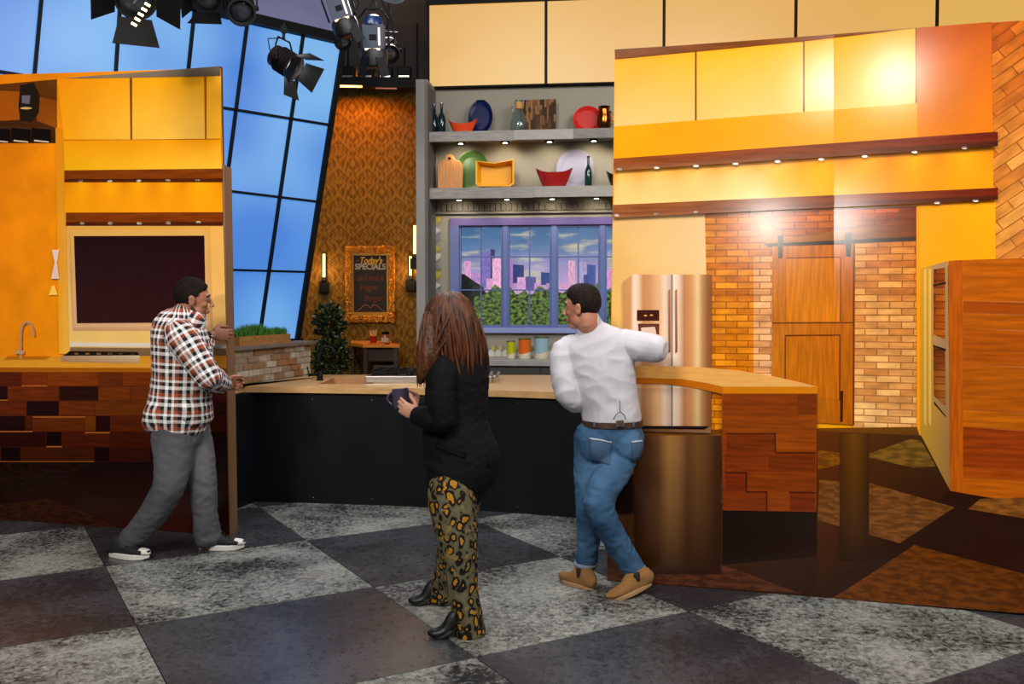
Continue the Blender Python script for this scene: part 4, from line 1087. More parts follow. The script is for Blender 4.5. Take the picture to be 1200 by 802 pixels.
# ---- RIGHT PANEL : two sheets meeting in a seam
GR = ground(712, 680); GR2 = ground(977, 700.6); GR = Vector((GR.x, GR.y, 0)); GR2 = Vector((GR2.x, GR2.y, 0))
du = (GR2-GR).normalized()
RP = Plane(GR, du)
ang = math.radians(-3)
RQ = Plane(GR2, (du.x*math.cos(ang)-du.y*math.sin(ang), du.x*math.sin(ang)+du.y*math.cos(ang), 0))
pr_ = thing('printed_panel', 'wide glossy printed kitchen picture panel beside the white shirt man', 'panel', GR)
SX = 977.0
# panel bottom measured in the photograph: straight from (712,680) to (1200,718)
outline = [(720.5, 60), (977, 43), (977, 700.6), (712, 680)]
m = MB(); m.prism([RP.px(*q, 0) for q in ((720.5, 58), (977, 42), (977, 700.6), (712, 680))], RP.n*-.035); m.build('board', mat('board_back', '#3a2618'), pr_)
m = MB(); m.prism([RQ.px(*q, 0) for q in ((977, 42), (1300, 18), (1300, 726), (977, 700.6))], RQ.n*-.035); m.build('board', mat('board_back', '#3a2618'), pr_)
m = MB(); m.prism([RP.px(*q, -.04) for q in ((718, 300), (977, 300), (977, 306), (718, 306))], RP.n*-.04); m.build('rear_batten', MW, pr_)
m = MB()
for s in (.15, 1.1): q = RP.pt(s, 0, -.08); m.tube([q+Vector((-.02, 0, .03)), q+Vector((.02, 0, .03))], .03, 14)
m.build('caster', M_black, pr_)
def clip(poly, cols, xs_, keep_left):
    out = []; oc = []
    n = len(poly)
    for i in range(n):
        a, b_ = poly[i], poly[(i+1) % n]; ca_, cb_ = cols[i], cols[(i+1) % n]
        ia = (a[0] <= xs_) == keep_left; ib = (b_[0] <= xs_) == keep_left
        if ia: out.append(a); oc.append(ca_)
        if ia != ib:
            t = (xs_-a[0])/(b_[0]-a[0]); out.append((xs_, a[1]+(b_[1]-a[1])*t)); oc.append(tuple(ca_[k]+(cb_[k]-ca_[k])*t for k in range(3)))
    return out, oc
rc = [0]
def p(name, pts, cols, kind='flat', step=1, uvo=(0, 0)):
    rc[0] += step
    cl_ = [lin(c) if isinstance(c, str) else c for c in (cols if isinstance(cols, list) else [cols]*len(pts))]
    multi = isinstance(cols, list)
    for pln, left in ((RP, True), (RQ, False)):
        q, qc = clip(pts, cl_, SX, left)
        if len(q) < 3: continue
        d = .0012+rc[0]*.0004
        if len(q) == 4 and multi: print_piece(name, pln, q, qc, PM[kind], d, pr_, uvo=uvo)
        elif multi and len(q) > 4: print_piece(name, pln, q, [qc[0]]*1+qc[1:], PM[kind], d, pr_, uvo=uvo)
        else: print_piece(name, pln, q, qc[0], PM[kind], d, pr_, uvo=uvo)
# picture
p('printed_wall', [(720.5, 60), (1300, 18), (1300, 726), (712, 680)], '#f2a73a')
p('printed_light_panel', [(720.5, 70), (815, 62), (815, 143), (720, 149)], ['#f6aa44', '#f2ac48', '#f2c07c', '#f4c084'])
p('printed_light_panel', [(816.5, 62), (941, 50), (941, 134), (816.5, 143)], ['#f2ac48', '#f2b050', '#f4c480', '#f2c07a'])
p('printed_light_panel', [(943, 50), (1073, 35), (1073, 121), (943, 134)], ['#f0a83c', '#ec9c34', '#f2c078', '#f4c27c'])
for x, y0, y1 in ((815.5, 61, 144), (942, 49, 134), (1073.5, 33, 121)): p('printed_mullion', [(x-1, y0), (x+1, y0), (x+1, y1), (x-1, y1)], '#6c3c10')
p('printed_bulkhead', [(720, 148.5), (1074, 121.5), (1074, 163), (720, 187)], ['#eea03c', '#ee9c30', '#ee9820', '#eea444'])
p('printed_end_wall', [(1075, 33), (1162, 26), (1165, 156), (1075, 163)], ['#a04c06', '#ac5206', '#dc7c10', '#e08610'], 'plaster')
p('printed_wall_band', [(720, 199), (1166, 171), (1166, 224), (719, 242)], ['#f6ae58', '#e88c10', '#f09c20', '#f8c078'])
rc[0] += 1
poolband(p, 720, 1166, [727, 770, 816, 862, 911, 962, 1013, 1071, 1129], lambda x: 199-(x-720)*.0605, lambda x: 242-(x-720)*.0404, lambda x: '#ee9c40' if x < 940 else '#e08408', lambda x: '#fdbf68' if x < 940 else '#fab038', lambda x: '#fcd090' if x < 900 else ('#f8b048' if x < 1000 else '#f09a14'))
rc[0] += 1
p('printed_top_rail', [(720.5, 59), (932, 44), (1075, 33), (940, 48.5), (721, 69.5)], '#74401a', 'wood')
p('printed_slanted_brick', [(1162, 27), (1300, 17), (1300, 312), (1165, 304)], ['#b0601c', '#b86a2c', '#e0b07c', '#d89c58'], 'brickr')
# lower walls
p('printed_plain_wall', [(718.5, 254), (826, 249.5), (834, 505), (715, 505)], ['#e6bc80', '#e6c494', '#e8c490', '#e4b060'], 'flat')
p('printed_brick_wall', [(826, 249), (906, 245), (906, 497), (832, 504)], ['#c98440', '#c07434', '#d88c3c', '#d88c3c'], 'brick')
p('printed_brick_strip', [(883, 300), (905, 300), (905, 494), (883, 496)], ['#d8a070', '#d8a070', '#e0b890', '#e0b080'], 'brick')
p('printed_brick_wall', [(1000, 280), (1075, 280), (1075, 507), (1000, 502)], ['#c8884c', '#c07a3c', '#e0b078', '#e4b880'], 'brick', uvo=(.4, 0))
p('printed_lintel', [(880, 247), (1074, 242), (1074, 283), (900, 288)], ['#b87038', '#6c2c0c', '#6a3818', '#a86c3c'], 'wood')
p('printed_lintel_brick', [(890, 248), (1055, 245), (1040, 262), (915, 280)], ['#cc7430', '#b4541c', '#6c300f', '#a86434'], 'brick')
p('printed_door_rail', [(895, 286), (1074, 277.5), (1074, 282.5), (900, 290)], '#3a2a1e')
p('printed_barn_door', [(905, 289), (1002, 286.5), (1000.5, 498), (904, 492)], ['#b8703a', '#b4642a', '#a85e12', '#b8701c'], 'plank')
p('printed_door_panel', [(921.5, 303), (985, 302), (984, 377), (921, 377)], ['#c87c38', '#c06e20', '#cc7a14', '#c87820'], 'plank')
p('printed_door_panel', [(921, 394), (984, 393.5), (983.5, 468), (920.5, 465)], ['#b46a18', '#b8681c', '#b8680c', '#b87010'], 'plank')
for q in ([(921, 302), (985.5, 301), (985.5, 302.3), (921, 303.3)], [(905, 378), (1001, 377.5), (1001, 379), (905, 379.5)], [(920, 392.5), (985, 392), (985, 394), (920, 394.5)], [(984.5, 302), (985.8, 302), (985, 377), (984, 377)], [(919.5, 394), (921, 394), (920.8, 466), (919.5, 466)], [(983.5, 394), (985, 394), (984.5, 469), (983, 469)], [(999.5, 287), (1002, 287), (1001, 498), (999, 498)]):
    p('printed_door_groove', q, '#6c3410', step=0)
rc[0] += 1
p('printed_hanger', [(911.5, 276), (918, 275.5), (917, 303), (912, 303)], '#4c3a2c'); p('printed_hanger', [(990.5, 273), (998, 272.5), (997, 301), (991.5, 301)], '#2c241e')
p('printed_door_pull', [(984.5, 458), (988, 458), (987.5, 494), (984.5, 494)], '#3a1c0c')
p('printed_alcove_wall', [(1075, 242), (1166, 237), (1166, 305), (1076, 316)], ['#f0a028', '#f4a830', '#f4a42c', '#f0a02c'])
p('printed_corner_bead', [(1073.5, 243), (1078, 243), (1079, 512), (1074, 508)], '#e8961c')
p('printed_oven_tower', [(1078, 315), (1110, 306), (1114, 576), (1078, 513)], ['#c8943c', '#a8825c', '#8c6840', '#b08840'], 'flat')
p('printed_oven_door', [(1092, 312), (1108, 308), (1109, 486), (1093, 468)], ['#b08458', '#a08060', '#8a6c50', '#a07c54'])
p('printed_oven_glass', [(1093.5, 316), (1107, 314), (1107, 398), (1093.5, 392)], ['#7c4020', '#8c4a20', '#a86030', '#945428'], 'brick')
p('printed_oven_glass', [(1093.5, 405), (1107, 412), (1107.5, 476), (1094, 464)], ['#64301a', '#74401c', '#a87040', '#8c5428'], 'brick')
for q in ([(1093, 334), (1108, 330.5), (1108, 333), (1093, 336)], [(1093, 404), (1108, 409), (1108, 412), (1093, 406.5)], [(1094, 470), (1108, 487), (1108, 489), (1094, 473)]): p('printed_oven_handle', q, '#241a14', step=0)
for x in (1082, 1087.5): p('printed_cabinet_line', [(x, 316), (x+3.2, 315), (x+3.2, 500), (x, 495)], ['#dca858', '#dcb068', '#c8a868', '#c89c50'], step=0)
p('printed_wood_end', [(1111, 306), (1300, 299), (1300, 608), (1113, 575)], ['#b4641c', '#c08060', '#8c440f', '#a8520c'], 'wood')
p('printed_wood_post', [(1111, 306), (1127, 305), (1128, 577), (1113, 575)], ['#a8581c', '#a85418', '#b86018', '#a8560f'], 'plank')
ys = [305, 353, 367, 385, 427, 480, 500, 547, 558, 582]
for k in range(len(ys)-1):
    c = ['#b05e20', '#9c4c14', '#ac5c20', '#a45418', '#a85a1c', '#b4641c', '#8c3e0c', '#a04c14', '#b4601c'][k]
    p('printed_plank', [(1128, ys[k]), (1300, ys[k]+(4 if k else -5)+k*1.5), (1300, ys[k+1]+3+k*1.5), (1128, ys[k+1]-.8)], c, 'wood', step=0, uvo=(k*2.3, k*1.1))
p('printed_floor', [(715, 505), (1074, 500), (1078, 513), (713, 625)], ['#6e3e1c', '#6a4218', '#50301c', '#50301c'], 'flat')
rc[0] += 1
p('printed_floor', [(713, 560), (958, 520), (958, 700), (712, 680.5)], ['#5c3a22', '#3c2616', '#2a150c', '#3a2014'], 'flat')
p('printed_floor', [(957, 505), (1079, 510), (1113, 575), (957, 699)], ['#5c3014', '#3c2814', '#30180a', '#2c160a'], 'flat')
p('printed_floor', [(1113, 575), (1300, 606), (1300, 726), (957, 699.2)], ['#28140c', '#281008', '#3a1a0a', '#2c160a'], 'flat')
for pts_, c in (([(960, 562), (1020, 566), (1118, 594), (1054, 636), (958, 609)], '#6a4224'), ([(1071, 638), (1200, 672), (1300, 697), (1300, 725.7), (1200, 718), (975, 700), (992, 690)], '#5c3216'), ([(1134, 596), (1148, 584), (1210, 582), (1300, 606), (1300, 622), (1200, 607)], '#7a4c28'), ([(1010, 534), (1067, 514), (1079, 516), (1096, 546), (1070, 548)], '#6a4c24'), ([(958, 527), (1000, 532), (985, 544), (958, 550)], '#74461c'), ([(713, 641), (742, 628), (790, 640), (940, 695), (712, 679)], '#4a2a1c'), ([(744, 600), (846, 560), (846, 590), (744, 622)], '#5a3c26'), ([(744, 520), (846, 508), (846, 520), (800, 545), (744, 560)], '#6a4628')):
    p('printed_floor_tile', pts_, c, 'floor')
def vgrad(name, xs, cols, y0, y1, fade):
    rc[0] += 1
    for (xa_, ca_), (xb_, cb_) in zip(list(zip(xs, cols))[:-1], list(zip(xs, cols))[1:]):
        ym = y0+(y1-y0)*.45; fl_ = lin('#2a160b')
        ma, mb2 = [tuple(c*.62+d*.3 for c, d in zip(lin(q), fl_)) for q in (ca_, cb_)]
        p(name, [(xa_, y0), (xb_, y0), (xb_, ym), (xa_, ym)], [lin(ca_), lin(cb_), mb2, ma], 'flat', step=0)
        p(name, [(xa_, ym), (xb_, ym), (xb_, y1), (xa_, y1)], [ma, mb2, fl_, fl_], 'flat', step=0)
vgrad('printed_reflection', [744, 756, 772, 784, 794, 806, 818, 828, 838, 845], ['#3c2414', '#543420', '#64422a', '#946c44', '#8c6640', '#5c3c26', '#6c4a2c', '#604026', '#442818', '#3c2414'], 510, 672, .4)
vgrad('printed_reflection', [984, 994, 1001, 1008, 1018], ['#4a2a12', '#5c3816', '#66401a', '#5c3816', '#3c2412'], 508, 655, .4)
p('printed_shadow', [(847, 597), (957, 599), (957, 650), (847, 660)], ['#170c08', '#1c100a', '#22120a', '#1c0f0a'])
# fridge
p('printed_fridge_side', [(731, 330), (741, 323), (742, 500), (734, 500)], ['#c89468', '#d09c70', '#b07c50', '#a87448'])
fcol = [(740, '#d8a27a'), (744, '#f4dccb'), (749, '#e8c4a8'), (754, '#c08a60'), (762, '#c8946c'), (769, '#d8ac84'), (774, '#e2b48c'), (779, '#ecd0b8'), (786.5, '#c8b0a0'), (788, '#6c4c3c'), (789.5, '#f0dccc'), (795, '#e8ccb4'), (802, '#b88260'), (811, '#d09868'), (818, '#e8c498'), (823, '#b88c60'), (829, '#90603c'), (834, '#80503a')]
rc[0] += 1
for (xa_, ca_), (xb_, cb_) in zip(fcol[:-1], fcol[1:]):
    p('printed_refrigerator', [(xa_, 322), (xb_, 322), (xb_, 500), (xa_, 500)], [ca_, cb_, cb_, ca_], step=0)
rc[0] += 1
for (xa_, ca_), (xb_, cb_) in zip(fcol[:-1], fcol[1:]):
    da, db = [tuple(v*.74 for v in lin(q)) for q in (ca_, cb_)]
    p('printed_refrigerator', [(xa_, 455), (xb_, 455), (xb_, 500), (xa_, 500)], [da, db, db, da], step=0)
rc[0] += 1
p('printed_dispenser', [(747, 363.5), (773, 363.5), (773, 376), (747, 376)], '#3c1a14'); p('printed_dispenser', [(748.5, 379.5), (773, 379.5), (773, 392), (749, 392)], '#5c3428')
p('printed_dispenser_tray', [(752, 384), (768, 383), (770, 392), (752, 392)], '#dcc0ac')
p('printed_dispenser_glint', ell(757, 370, 2, 1), '#d8a060', step=0); p('printed_dispenser_glint', ell(764, 369.5, 2, 1), '#d8a060', step=0)
for x in (785, 793): p('printed_handle', [(x-1.8, 341), (x+.8, 339), (x+1.2, 412), (x-1.2, 414)], ['#c49474', '#94583c', '#5c2c1c', '#8c6450'])
p('printed_kick_grille', [(742, 499.5), (834, 499.5), (833, 507), (742, 505)], ['#5c3824', '#7c5840', '#8a664c', '#4c3020'])
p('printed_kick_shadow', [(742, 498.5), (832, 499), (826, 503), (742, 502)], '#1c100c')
# curved counter
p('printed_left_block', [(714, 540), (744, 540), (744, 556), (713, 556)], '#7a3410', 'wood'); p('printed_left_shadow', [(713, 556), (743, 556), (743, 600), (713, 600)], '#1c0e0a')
p('printed_counter_edge', [(745, 442), (800, 444), (830, 449), (847, 453), (847, 461.5), (836, 459), (805, 452.5), (775, 449.5), (745, 449)], '#b86a20', 'finewood')
p('printed_counter_edge', [(847, 452), (958, 452), (958, 461), (847, 461)], '#c87c30', 'finewood')
p('printed_counter_top', [(745, 429), (790, 429), (825, 430.5), (865, 434), (900, 439.5), (930, 446), (958, 453), (847, 453), (830, 449), (800, 444), (745, 442.5)], '#e0a868', 'finewood')
p('printed_counter_base', [(846, 461), (957.5, 461), (956, 599), (847, 597)], ['#8a4210', '#804010', '#8c3e0a', '#7a340a'], 'wood')
cb = lambda x, y: (700+x/4.01, 420+y/4.01)
bl = [((595, 165), (940, 262), '#7e3c10'), ((940, 165), (1030, 262), '#703410'), ((595, 262), (1030, 348), '#84421a'), ((608, 352), (832, 440), '#6c300c'), ((838, 352), (1026, 438), '#8c4614'), ((600, 442), (800, 530), '#743410'), ((803, 446), (1026, 530), '#6c300c'), ((604, 536), (698, 622), '#6c2c0a'), ((704, 532), (1026, 620), '#7c3a0f'), ((600, 626), (794, 712), '#743410'), ((798, 624), (898, 714), '#84400f'), ((904, 628), (1024, 714), '#6c2e0a')]
rc[0] += 1
for k, (a, b_, c) in enumerate(bl):
    (xa_, ya_), (xb_, yb_) = cb(*a), cb(*b_); p('printed_wood_block', [(xa_, ya_), (xb_-.3, ya_), (xb_-.3, yb_-.3), (xa_, yb_-.3)], c, 'wood', step=0, uvo=(k*1.9, k*.7))
rc[0] += 1
for a, b_ in (((605, 349), (836, 353)), ((832, 352), (838, 442)), ((838, 438), (1026, 444)), ((600, 531), (704, 537)), ((697, 535), (704, 626)), ((704, 621), (800, 627)), ((793, 624), (799, 712)), ((900, 623), (1024, 629))):
    (xa_, ya_), (xb_, yb_) = cb(*a), cb(*b_); p('printed_block_edge', [(xa_, ya_), (xb_, ya_), (xb_, yb_), (xa_, yb_)], '#3a1606', step=0)
rc[0] += 1
def rshelf(x0, y0, y1, h0, h1, c, lights):
    p('printed_shelf', [(x0, y0), (1168, y1), (1168, y1+h1), (x0, y0+h0)], c, 'wood')
    p('printed_shelf_soffit', [(x0, y0+h0*.62), (1168, y1+h1*.62), (1168, y1+h1), (x0, y0+h0)], ['#844c34', '#4c1e0c', '#401808', '#a06848'], 'wood')
    for lx, ly in lights: p('printed_downlight', ell(lx, ly, 3.4, 1.5), '#fff4e4', step=0)
rshelf(720, 187, 155.5, 14, 17, ['#8c4c2c', '#641f0a', '#602410', '#8c5034'], [(727, 199), (770, 197.5), (816, 195.5), (862, 193), (911, 190.5), (962, 188), (1013, 184.5), (1071, 179.5), (1129, 174.5)])
rshelf(718.5, 241, 221, 15, 14, ['#8c5434', '#6c2408', '#64240c', '#9c6444'], [(724, 253), (770, 251.5), (816, 250), (1097, 238.5), (1142, 236)])

# ================================================================== STAGE LIGHTS
M_cas = mat('lamp_casing', '#0c0908', .5, .1, var=.3, vscale=6)
def fresnel(label, c, aim, size, hang, body=None, doors=True, open_=(.7, .7, .5, .5), lit=0, group='black stage lamps on the overhead rail'):
    c = Vector(c); z = (Vector(aim)-c).normalized()
    t = thing('stage_lamp', label, 'lamp', c, group)
    xh = z.cross(Vector((0, 0, 1))).normalized(); yv = xh.cross(z)
    s = size
    mc = body or M_cas
    m = MB(); m.lathe(c-z*s*.55, [(s*.3, 0), (s*.42, s*.08), (s*.42, s*.3), (s*.46, s*.34), (s*.46, s*.95), (s*.5, s*1.0), (s*.5, s*1.1), (s*.44, s*1.1), (s*.42, s*.96)], 24, axis=z); m.build('housing', mc, t, smooth='auto')
    for k in range(5):
        m = MB(); m.lathe(c-z*s*(.2-.13*k), [(s*.47, 0), (s*.5, s*.012), (s*.5, s*.04), (s*.47, s*.05)], 24, axis=z); m.build('cooling_fin', M_blackm, t)
    m = MB(); m.lathe(c+z*s*.38, [(s*.40, 0), (s*.4, s*.03), (s*.25, s*.08), (s*.05, s*.1)], 24, axis=z); m.build('lens', mat('fresnel_glass', '#30343a', .1, spec=.8), t, smooth=True)
    if doors:
        f = c+z*s*.56
        for k, (dv, sv, op) in enumerate(((yv, xh, open_[0]), (-yv, xh, open_[1]), (xh, yv, open_[2]), (-xh, yv, open_[3]))):
            q0 = f+dv*s*.46; out = (z*math.cos(op)+dv*math.sin(op))
            m = MB(); a = s*.36; b_ = s*.52
            pts_ = [q0-sv*a, q0+sv*a, q0+out*s*.7+sv*b_, q0+out*s*.7-sv*b_]
            nn = (pts_[1]-pts_[0]).cross(pts_[2]-pts_[0]).normalized()*.004
            m.prism(pts_, nn); m.build('barn_door', mat('barn_door_black', '#08080a', .6, .0, spec=.2), t)
    if lit: light('lamp_spill', 'POINT', c+z*s*.72, None, lit, (1, .97, .9), .03)
    # yoke
    top = c+Vector((0, 0, s*.85))
    pts_ = [c+xh*s*.56, c+xh*s*.56+Vector((0, 0, s*.5)), c+xh*s*.4+Vector((0, 0, s*.82)), c-xh*s*.4+Vector((0, 0, s*.82)), c-xh*s*.56+Vector((0, 0, s*.5)), c-xh*s*.56]
    m = MB(); m.tube(pts_, s*.035, 8); m.build('yoke', M_blackm, t, smooth='auto')
    for sg in (-1, 1):
        m = MB(); m.lathe(c+xh*s*.5*sg, [(s*.09, 0), (s*.09, s*.1), (s*.04, s*.13)], 12, axis=xh*sg); m.build('knob', M_blackm, t)
    m = MB(); m.tube([top-Vector((0, 0, s*.04)), top+Vector((0, 0, hang))], s*.05, 8); m.box(top+Vector((0, 0, hang*.6)), (s*.1, s*.08, s*.12)); m.build('clamp', M_blackm, t)
    m = MB(); m.tube([c-z*s*.5, c-z*s*.75+Vector((0, 0, s*.1)), c-z*s*.6+xh*s*.3+Vector((0, 0, s*.5)), top+xh*s*.1, top+Vector((0, 0, hang))], s*.025, 6); m.build('cable', M_black, t, smooth=True)
    return t
fresnel('maroon black spotlight with open barn doors in front of blue panes', at(333, 72, 7.4), at(395, 112, 7.25), .21, .12, mat('lamp_maroon', '#180a09', .5, .1), open_=(.5, .9, .55, .6), lit=1.5)
fresnel('large dark spotlight at the top left with glowing vents', at(158, -6, 5.6), at(165, 30, 4.7), .25, .2, open_=(.9, .9, .8, .8))
m_ = None
fresnel('dark spotlight on the beam at the top, left of pair', at(246, -6, 6.8), at(215, 20, 6.0), .23, .15, open_=(.3, .3, .3, .3))
fresnel('grey backed spotlight hanging at the right of the beam pair', at(282, 8, 7.3), at(290, 60, 6.7), .22, .15, mat('lamp_grey', '#2c2a2c', .5, .1), doors=False)
# vents of the top left lamp glow
vt = bpy.data.objects['stage_lamp.001']
vc = at(165, 17, 5.35)
for k in range(5):
    m = MB(); q = vc+Vector((.018*(k-2)*1.1, 0, .02*(k-2)*1.4)); m.bar(q+Vector((-.014, 0, .008)), q+Vector((.014, 0, -.008)), .006, .014); m.build('vent_glow', mat('vent_glow', '#ffe2a0', .4, emit=4), vt)
# LED fixtures with blue and white bodies
def ledlamp(label, px, py, Y, s, tilt, hang):
    c = at(px, py, Y); t = thing('led_stage_lamp', label, 'lamp', c, 'blue and white stage lamps in front of the dark soffit')
    R = Matrix.Rotation(tilt, 3, 'Y') @ Matrix.Rotation(.15, 3, 'X')
    def q(v): return c + R @ (Vector(v)*s)
    def bx(cc, h, name, mt_, bv=.004):
        m = MB(); m.box(q(cc), [x*s for x in h], R); return m.build(name, mt_, t, bevel=bv)
    bx((0, 0, .0), (.30, .2, .34), 'control_box', mat('lamp_white', '#3c4454', .5, spec=.3))
    bx((0, -.205, -.02), (.1, .01, .08), 'display', M_black)
    m = MB(); m.lathe(q((0, -.0, .34)), [(.30*s, 0), (.3*s, .1*s), (.22*s, .24*s), (.1*s, .28*s)], 20, axis=R@Vector((0, 0, 1)), sy=.7); m.build('blue_cap', mat('lamp_blue', '#0c2a5c', .3), t, smooth='auto')
    m = MB(); m.lathe(q((0, 0, -.34)), [(.36*s, 0), (.4*s, -.12*s), (.36*s, -.45*s), (.30*s, -.5*s)], 20, axis=R@Vector((0, 0, 1))); m.build('housing', M_cas, t, smooth='auto')
    for sg in (-1, 1):
        m = MB(); a = q((sg*.2, -.3, -.55)); b_ = q((sg*.34, -.3, -1.1)); m.bar(a, b_, .03*s, .28*s); m.build('barn_door', mat('barn_door_black', '#0e0d10'), t)
        m = MB(); m.box(q((sg*.12, -.33, -.36)), (.09*s, .01*s, .025*s), R); m.build('glow_strip', mat('glow_strip', '#ffe0b0', .4, emit=3), t)
    bx((.18, -.21, 0), (.025, .012, .24), 'side_glow', mat('side_glow', '#ffd8c0', .4, emit=1.4), 0)
    pts_ = [q((-.42, 0, -.3)), q((-.44, 0, .5)), q((-.2, 0, .78)), q((.2, 0, .78)), q((.44, 0, .5)), q((.42, 0, -.3))]
    m = MB(); m.tube(pts_, .03*s, 8); m.build('yoke', M_blackm, t, smooth='auto')
    m = MB(); m.tube([q((0, 0, .78)), q((0, 0, .78))+Vector((0, 0, hang))], .04*s, 8); m.box(q((0, 0, .85)), (.1*s, .08*s, .1*s)); m.build('clamp', M_blackm, t)
    m = MB(); m.tube([q((.3, .1, -.3)), q((.6, .1, 0)), q((.5, .1, .5)), q((.2, 0, 1.1)), q((.25, 0, 1.1))+Vector((0, 0, hang))], .025*s, 6); m.build('cable', M_black, t, smooth=True)
ledlamp('blue and white stage lamp hanging straight above the wallpaper', 438, 44, 8.2, .31, 0, .25)
ledlamp('blue and white stage lamp tilted by the beam end', 398, 10, 8.0, .29, -.3, .2)
fresnel('black lamp with small glint above the blue glazing corner', at(402, 46, 8.6), at(400, 80, 8.0), .16, .2, doors=False)
fresnel('slim black lamp behind the hanging blue and white lamp', at(456, 58, 8.8), at(458, 90, 8.4), .2, .3, doors=False)
# dish reflector cut by the top of the picture
c = at(452, -12, 6.0)
t = thing('reflector_lamp', 'white dish reflector lamp cut off at the top edge', 'lamp', c)
ax = Vector((-.35, -.3, -1)).normalized()
m = MB(); m.lathe(c, [(.03, .10), (.08, .06), (.13, 0), (.137, -.0), (.085, .07), (.03, .115)], 28, axis=-ax); m.build('dish', mat('dish_white', '#c8ccd0', .25, .4), t, smooth=True)
m = MB(); m.tube([c-ax*.1, c-ax*.3], .03, 10); m.build('stem', M_blackm, t)
# overhead pipe for hanging lamps
pp = thing('lighting_pipe', 'black overhead lighting pipe carrying the stage lamps', 'pipe', (-2, 7.5, 4.6))
m = MB(); m.tube([(-5, 6.2, 4.55), (-3.0, 6.9, 4.55), (-1.0, 8.3, 4.75)], .03, 10); m.build('tube', M_blackm, pp, smooth=True)
# glowing batten over the wallpaper, row of dark floods
bt = thing('light_batten', 'dark batten with orange glowing strip above the wallpaper', 'lamp', at(440, 100, 11.0))
A = at(392, 96, 11.0); B = at(500, 99, 11.0)
m = MB(); m.bar(A, B, .12, .12); m.build('housing', M_black, bt)
A = at(395, 101, 10.9); B = at(424.5, 101.5, 10.9); m = MB(); m.bar(A, B, .02, .022); m.build('glow_strip', mat('orange_glow', '#ff9a3c', .4, emit=3.5, col2='#ffd89a', vscale=12), bt)
A = at(440, 103.5, 10.9); B = at(465, 104, 10.9); m = MB(); m.bar(A, B, .02, .015); m.build('dim_strip', mat('dim_glow', '#8a3c14', .4, emit=.6), bt)
m = MB()
for s_ in (.1, .9): q = lerp(at(392, 96, 11.0), at(500, 99, 11.0), s_); m = MB(); m.tube([q, (q.x, q.y, 4.95)], .012, 6); m.build('hanger', M_blackm, bt)
for k in range(4):
    c = at(408+k*22, 86, 11.0); t = thing('flood_lamp', ['leftmost dark flood lamp above the orange batten', 'second dark flood lamp from the left above batten', 'third dark flood lamp from the left above batten', 'rightmost dark flood lamp beside the grey jamb'][k], 'lamp', c, 'dark flood lamps above the wallpaper')
    m = MB(); m.box(c, (.08, .06, .07)); m.build('housing', M_black, t, bevel=.01); m = MB(); m.tube([c+Vector((0, 0, .06)), c+Vector((0, 0, .3))], .012, 6); m.build('hanger', M_blackm, t)
    m = MB(); m.box(c+Vector((0, -.062, -.05)), (.06, .004, .008)); m.build('lip', M_steel, t)

# ================================================================== PEOPLE
def remeshed(mb, voxel, smooth_it=4, keep=None):
    me = bpy.data.meshes.new('t'); me.from_pydata(mb.v, [], mb.f)
    bm = bmesh.new(); bm.from_mesh(me); bmesh.ops.recalc_face_normals(bm, faces=bm.faces); bm.to_mesh(me); bm.free()
    o = bpy.data.objects.new('t', me); COL.objects.link(o)
    r = o.modifiers.new('r', 'REMESH'); r.mode = 'VOXEL'; r.voxel_size = voxel
    if smooth_it:
        s = o.modifiers.new('s', 'SMOOTH'); s.factor = .5; s.iterations = smooth_it
    dg = bpy.context.evaluated_depsgraph_get()
    out = bpy.data.meshes.new_from_object(o.evaluated_get(dg)); bpy.data.objects.remove(o)
    n = len(out.vertices); co = np.zeros(n*3); out.vertices.foreach_get('co', co)
    no = np.zeros(n*3); out.vertices.foreach_get('normal', no)
    return out, co.reshape(-1, 3), no.reshape(-1, 3)
def finish(me, co, name, m, parent):
    co = co - np.array(WLOC(parent)); me.vertices.foreach_set('co', co.ravel()); me.update()
    me.materials.clear(); me.materials.append(m); me.shade_smooth(); me.name = name
    o = bpy.data.objects.new(name, me); COL.objects.link(o); o.parent = parent
    return o
def flesh(mb, name, m, parent, voxel=.0045, it=4):
    me, co, no = remeshed(mb, voxel, it); return finish(me, co, name, m, parent)
def fold_noise(co, no, amp, segs, freq=1.0, seed=0):
    """creases: ridged noise stretched along or across each limb"""
    out = co.copy()
    for i in range(len(co)):
        p = co[i]
        v = noise.noise(Vector((p[0]*9*freq+seed, p[1]*9*freq, p[2]*5*freq)))
        v2 = noise.noise(Vector((p[0]*14*freq+p[2]*16*freq+seed*2, p[1]*14*freq, p[2]*20*freq-p[0]*10*freq)))
        r = (1-abs(v)*2.2)*.5 + (1-abs(v2)*2.4)*.5
        out[i] = p + no[i]*amp*r
    return out
def garment(mb, name, m, parent, voxel=.008, it=3, amp=.004, bones=None, freq=1.0, seed=0, cuts=()):
    me, co, no = remeshed(mb, voxel, it)
    bi = None
    if bones:
        n = len(co); best = np.full(n, 1e9); uv = np.zeros((n, 2)); 
        for k, (a, b, ref, rad, w_) in enumerate(bones):
            a = np.array(a); b = np.array(b); t = b-a; L_ = np.linalg.norm(t); t = t/L_
            x = np.array(ref, float); x -= t*x.dot(t); x /= np.linalg.norm(x); y = np.cross(t, x)
            q = co-a; s = q@t; sc = np.clip(s, 0, L_); dist = np.linalg.norm(q-np.outer(sc, t), axis=1)/w_
            th = np.arctan2(q@y, q@x); u = th*rad
            sel = dist < best; best[sel] = dist[sel]; uv[sel, 0] = u[sel]; uv[sel, 1] = s[sel]+k*.37
        at_ = me.attributes.new('cloth', 'FLOAT_VECTOR', 'POINT'); at_.data.foreach_set('vector', np.column_stack([uv, np.zeros(n)]).ravel())
    if amp: co = fold_noise(co, no, amp, None, freq, seed)
    o = finish(me, co, name, m, parent)
    return o
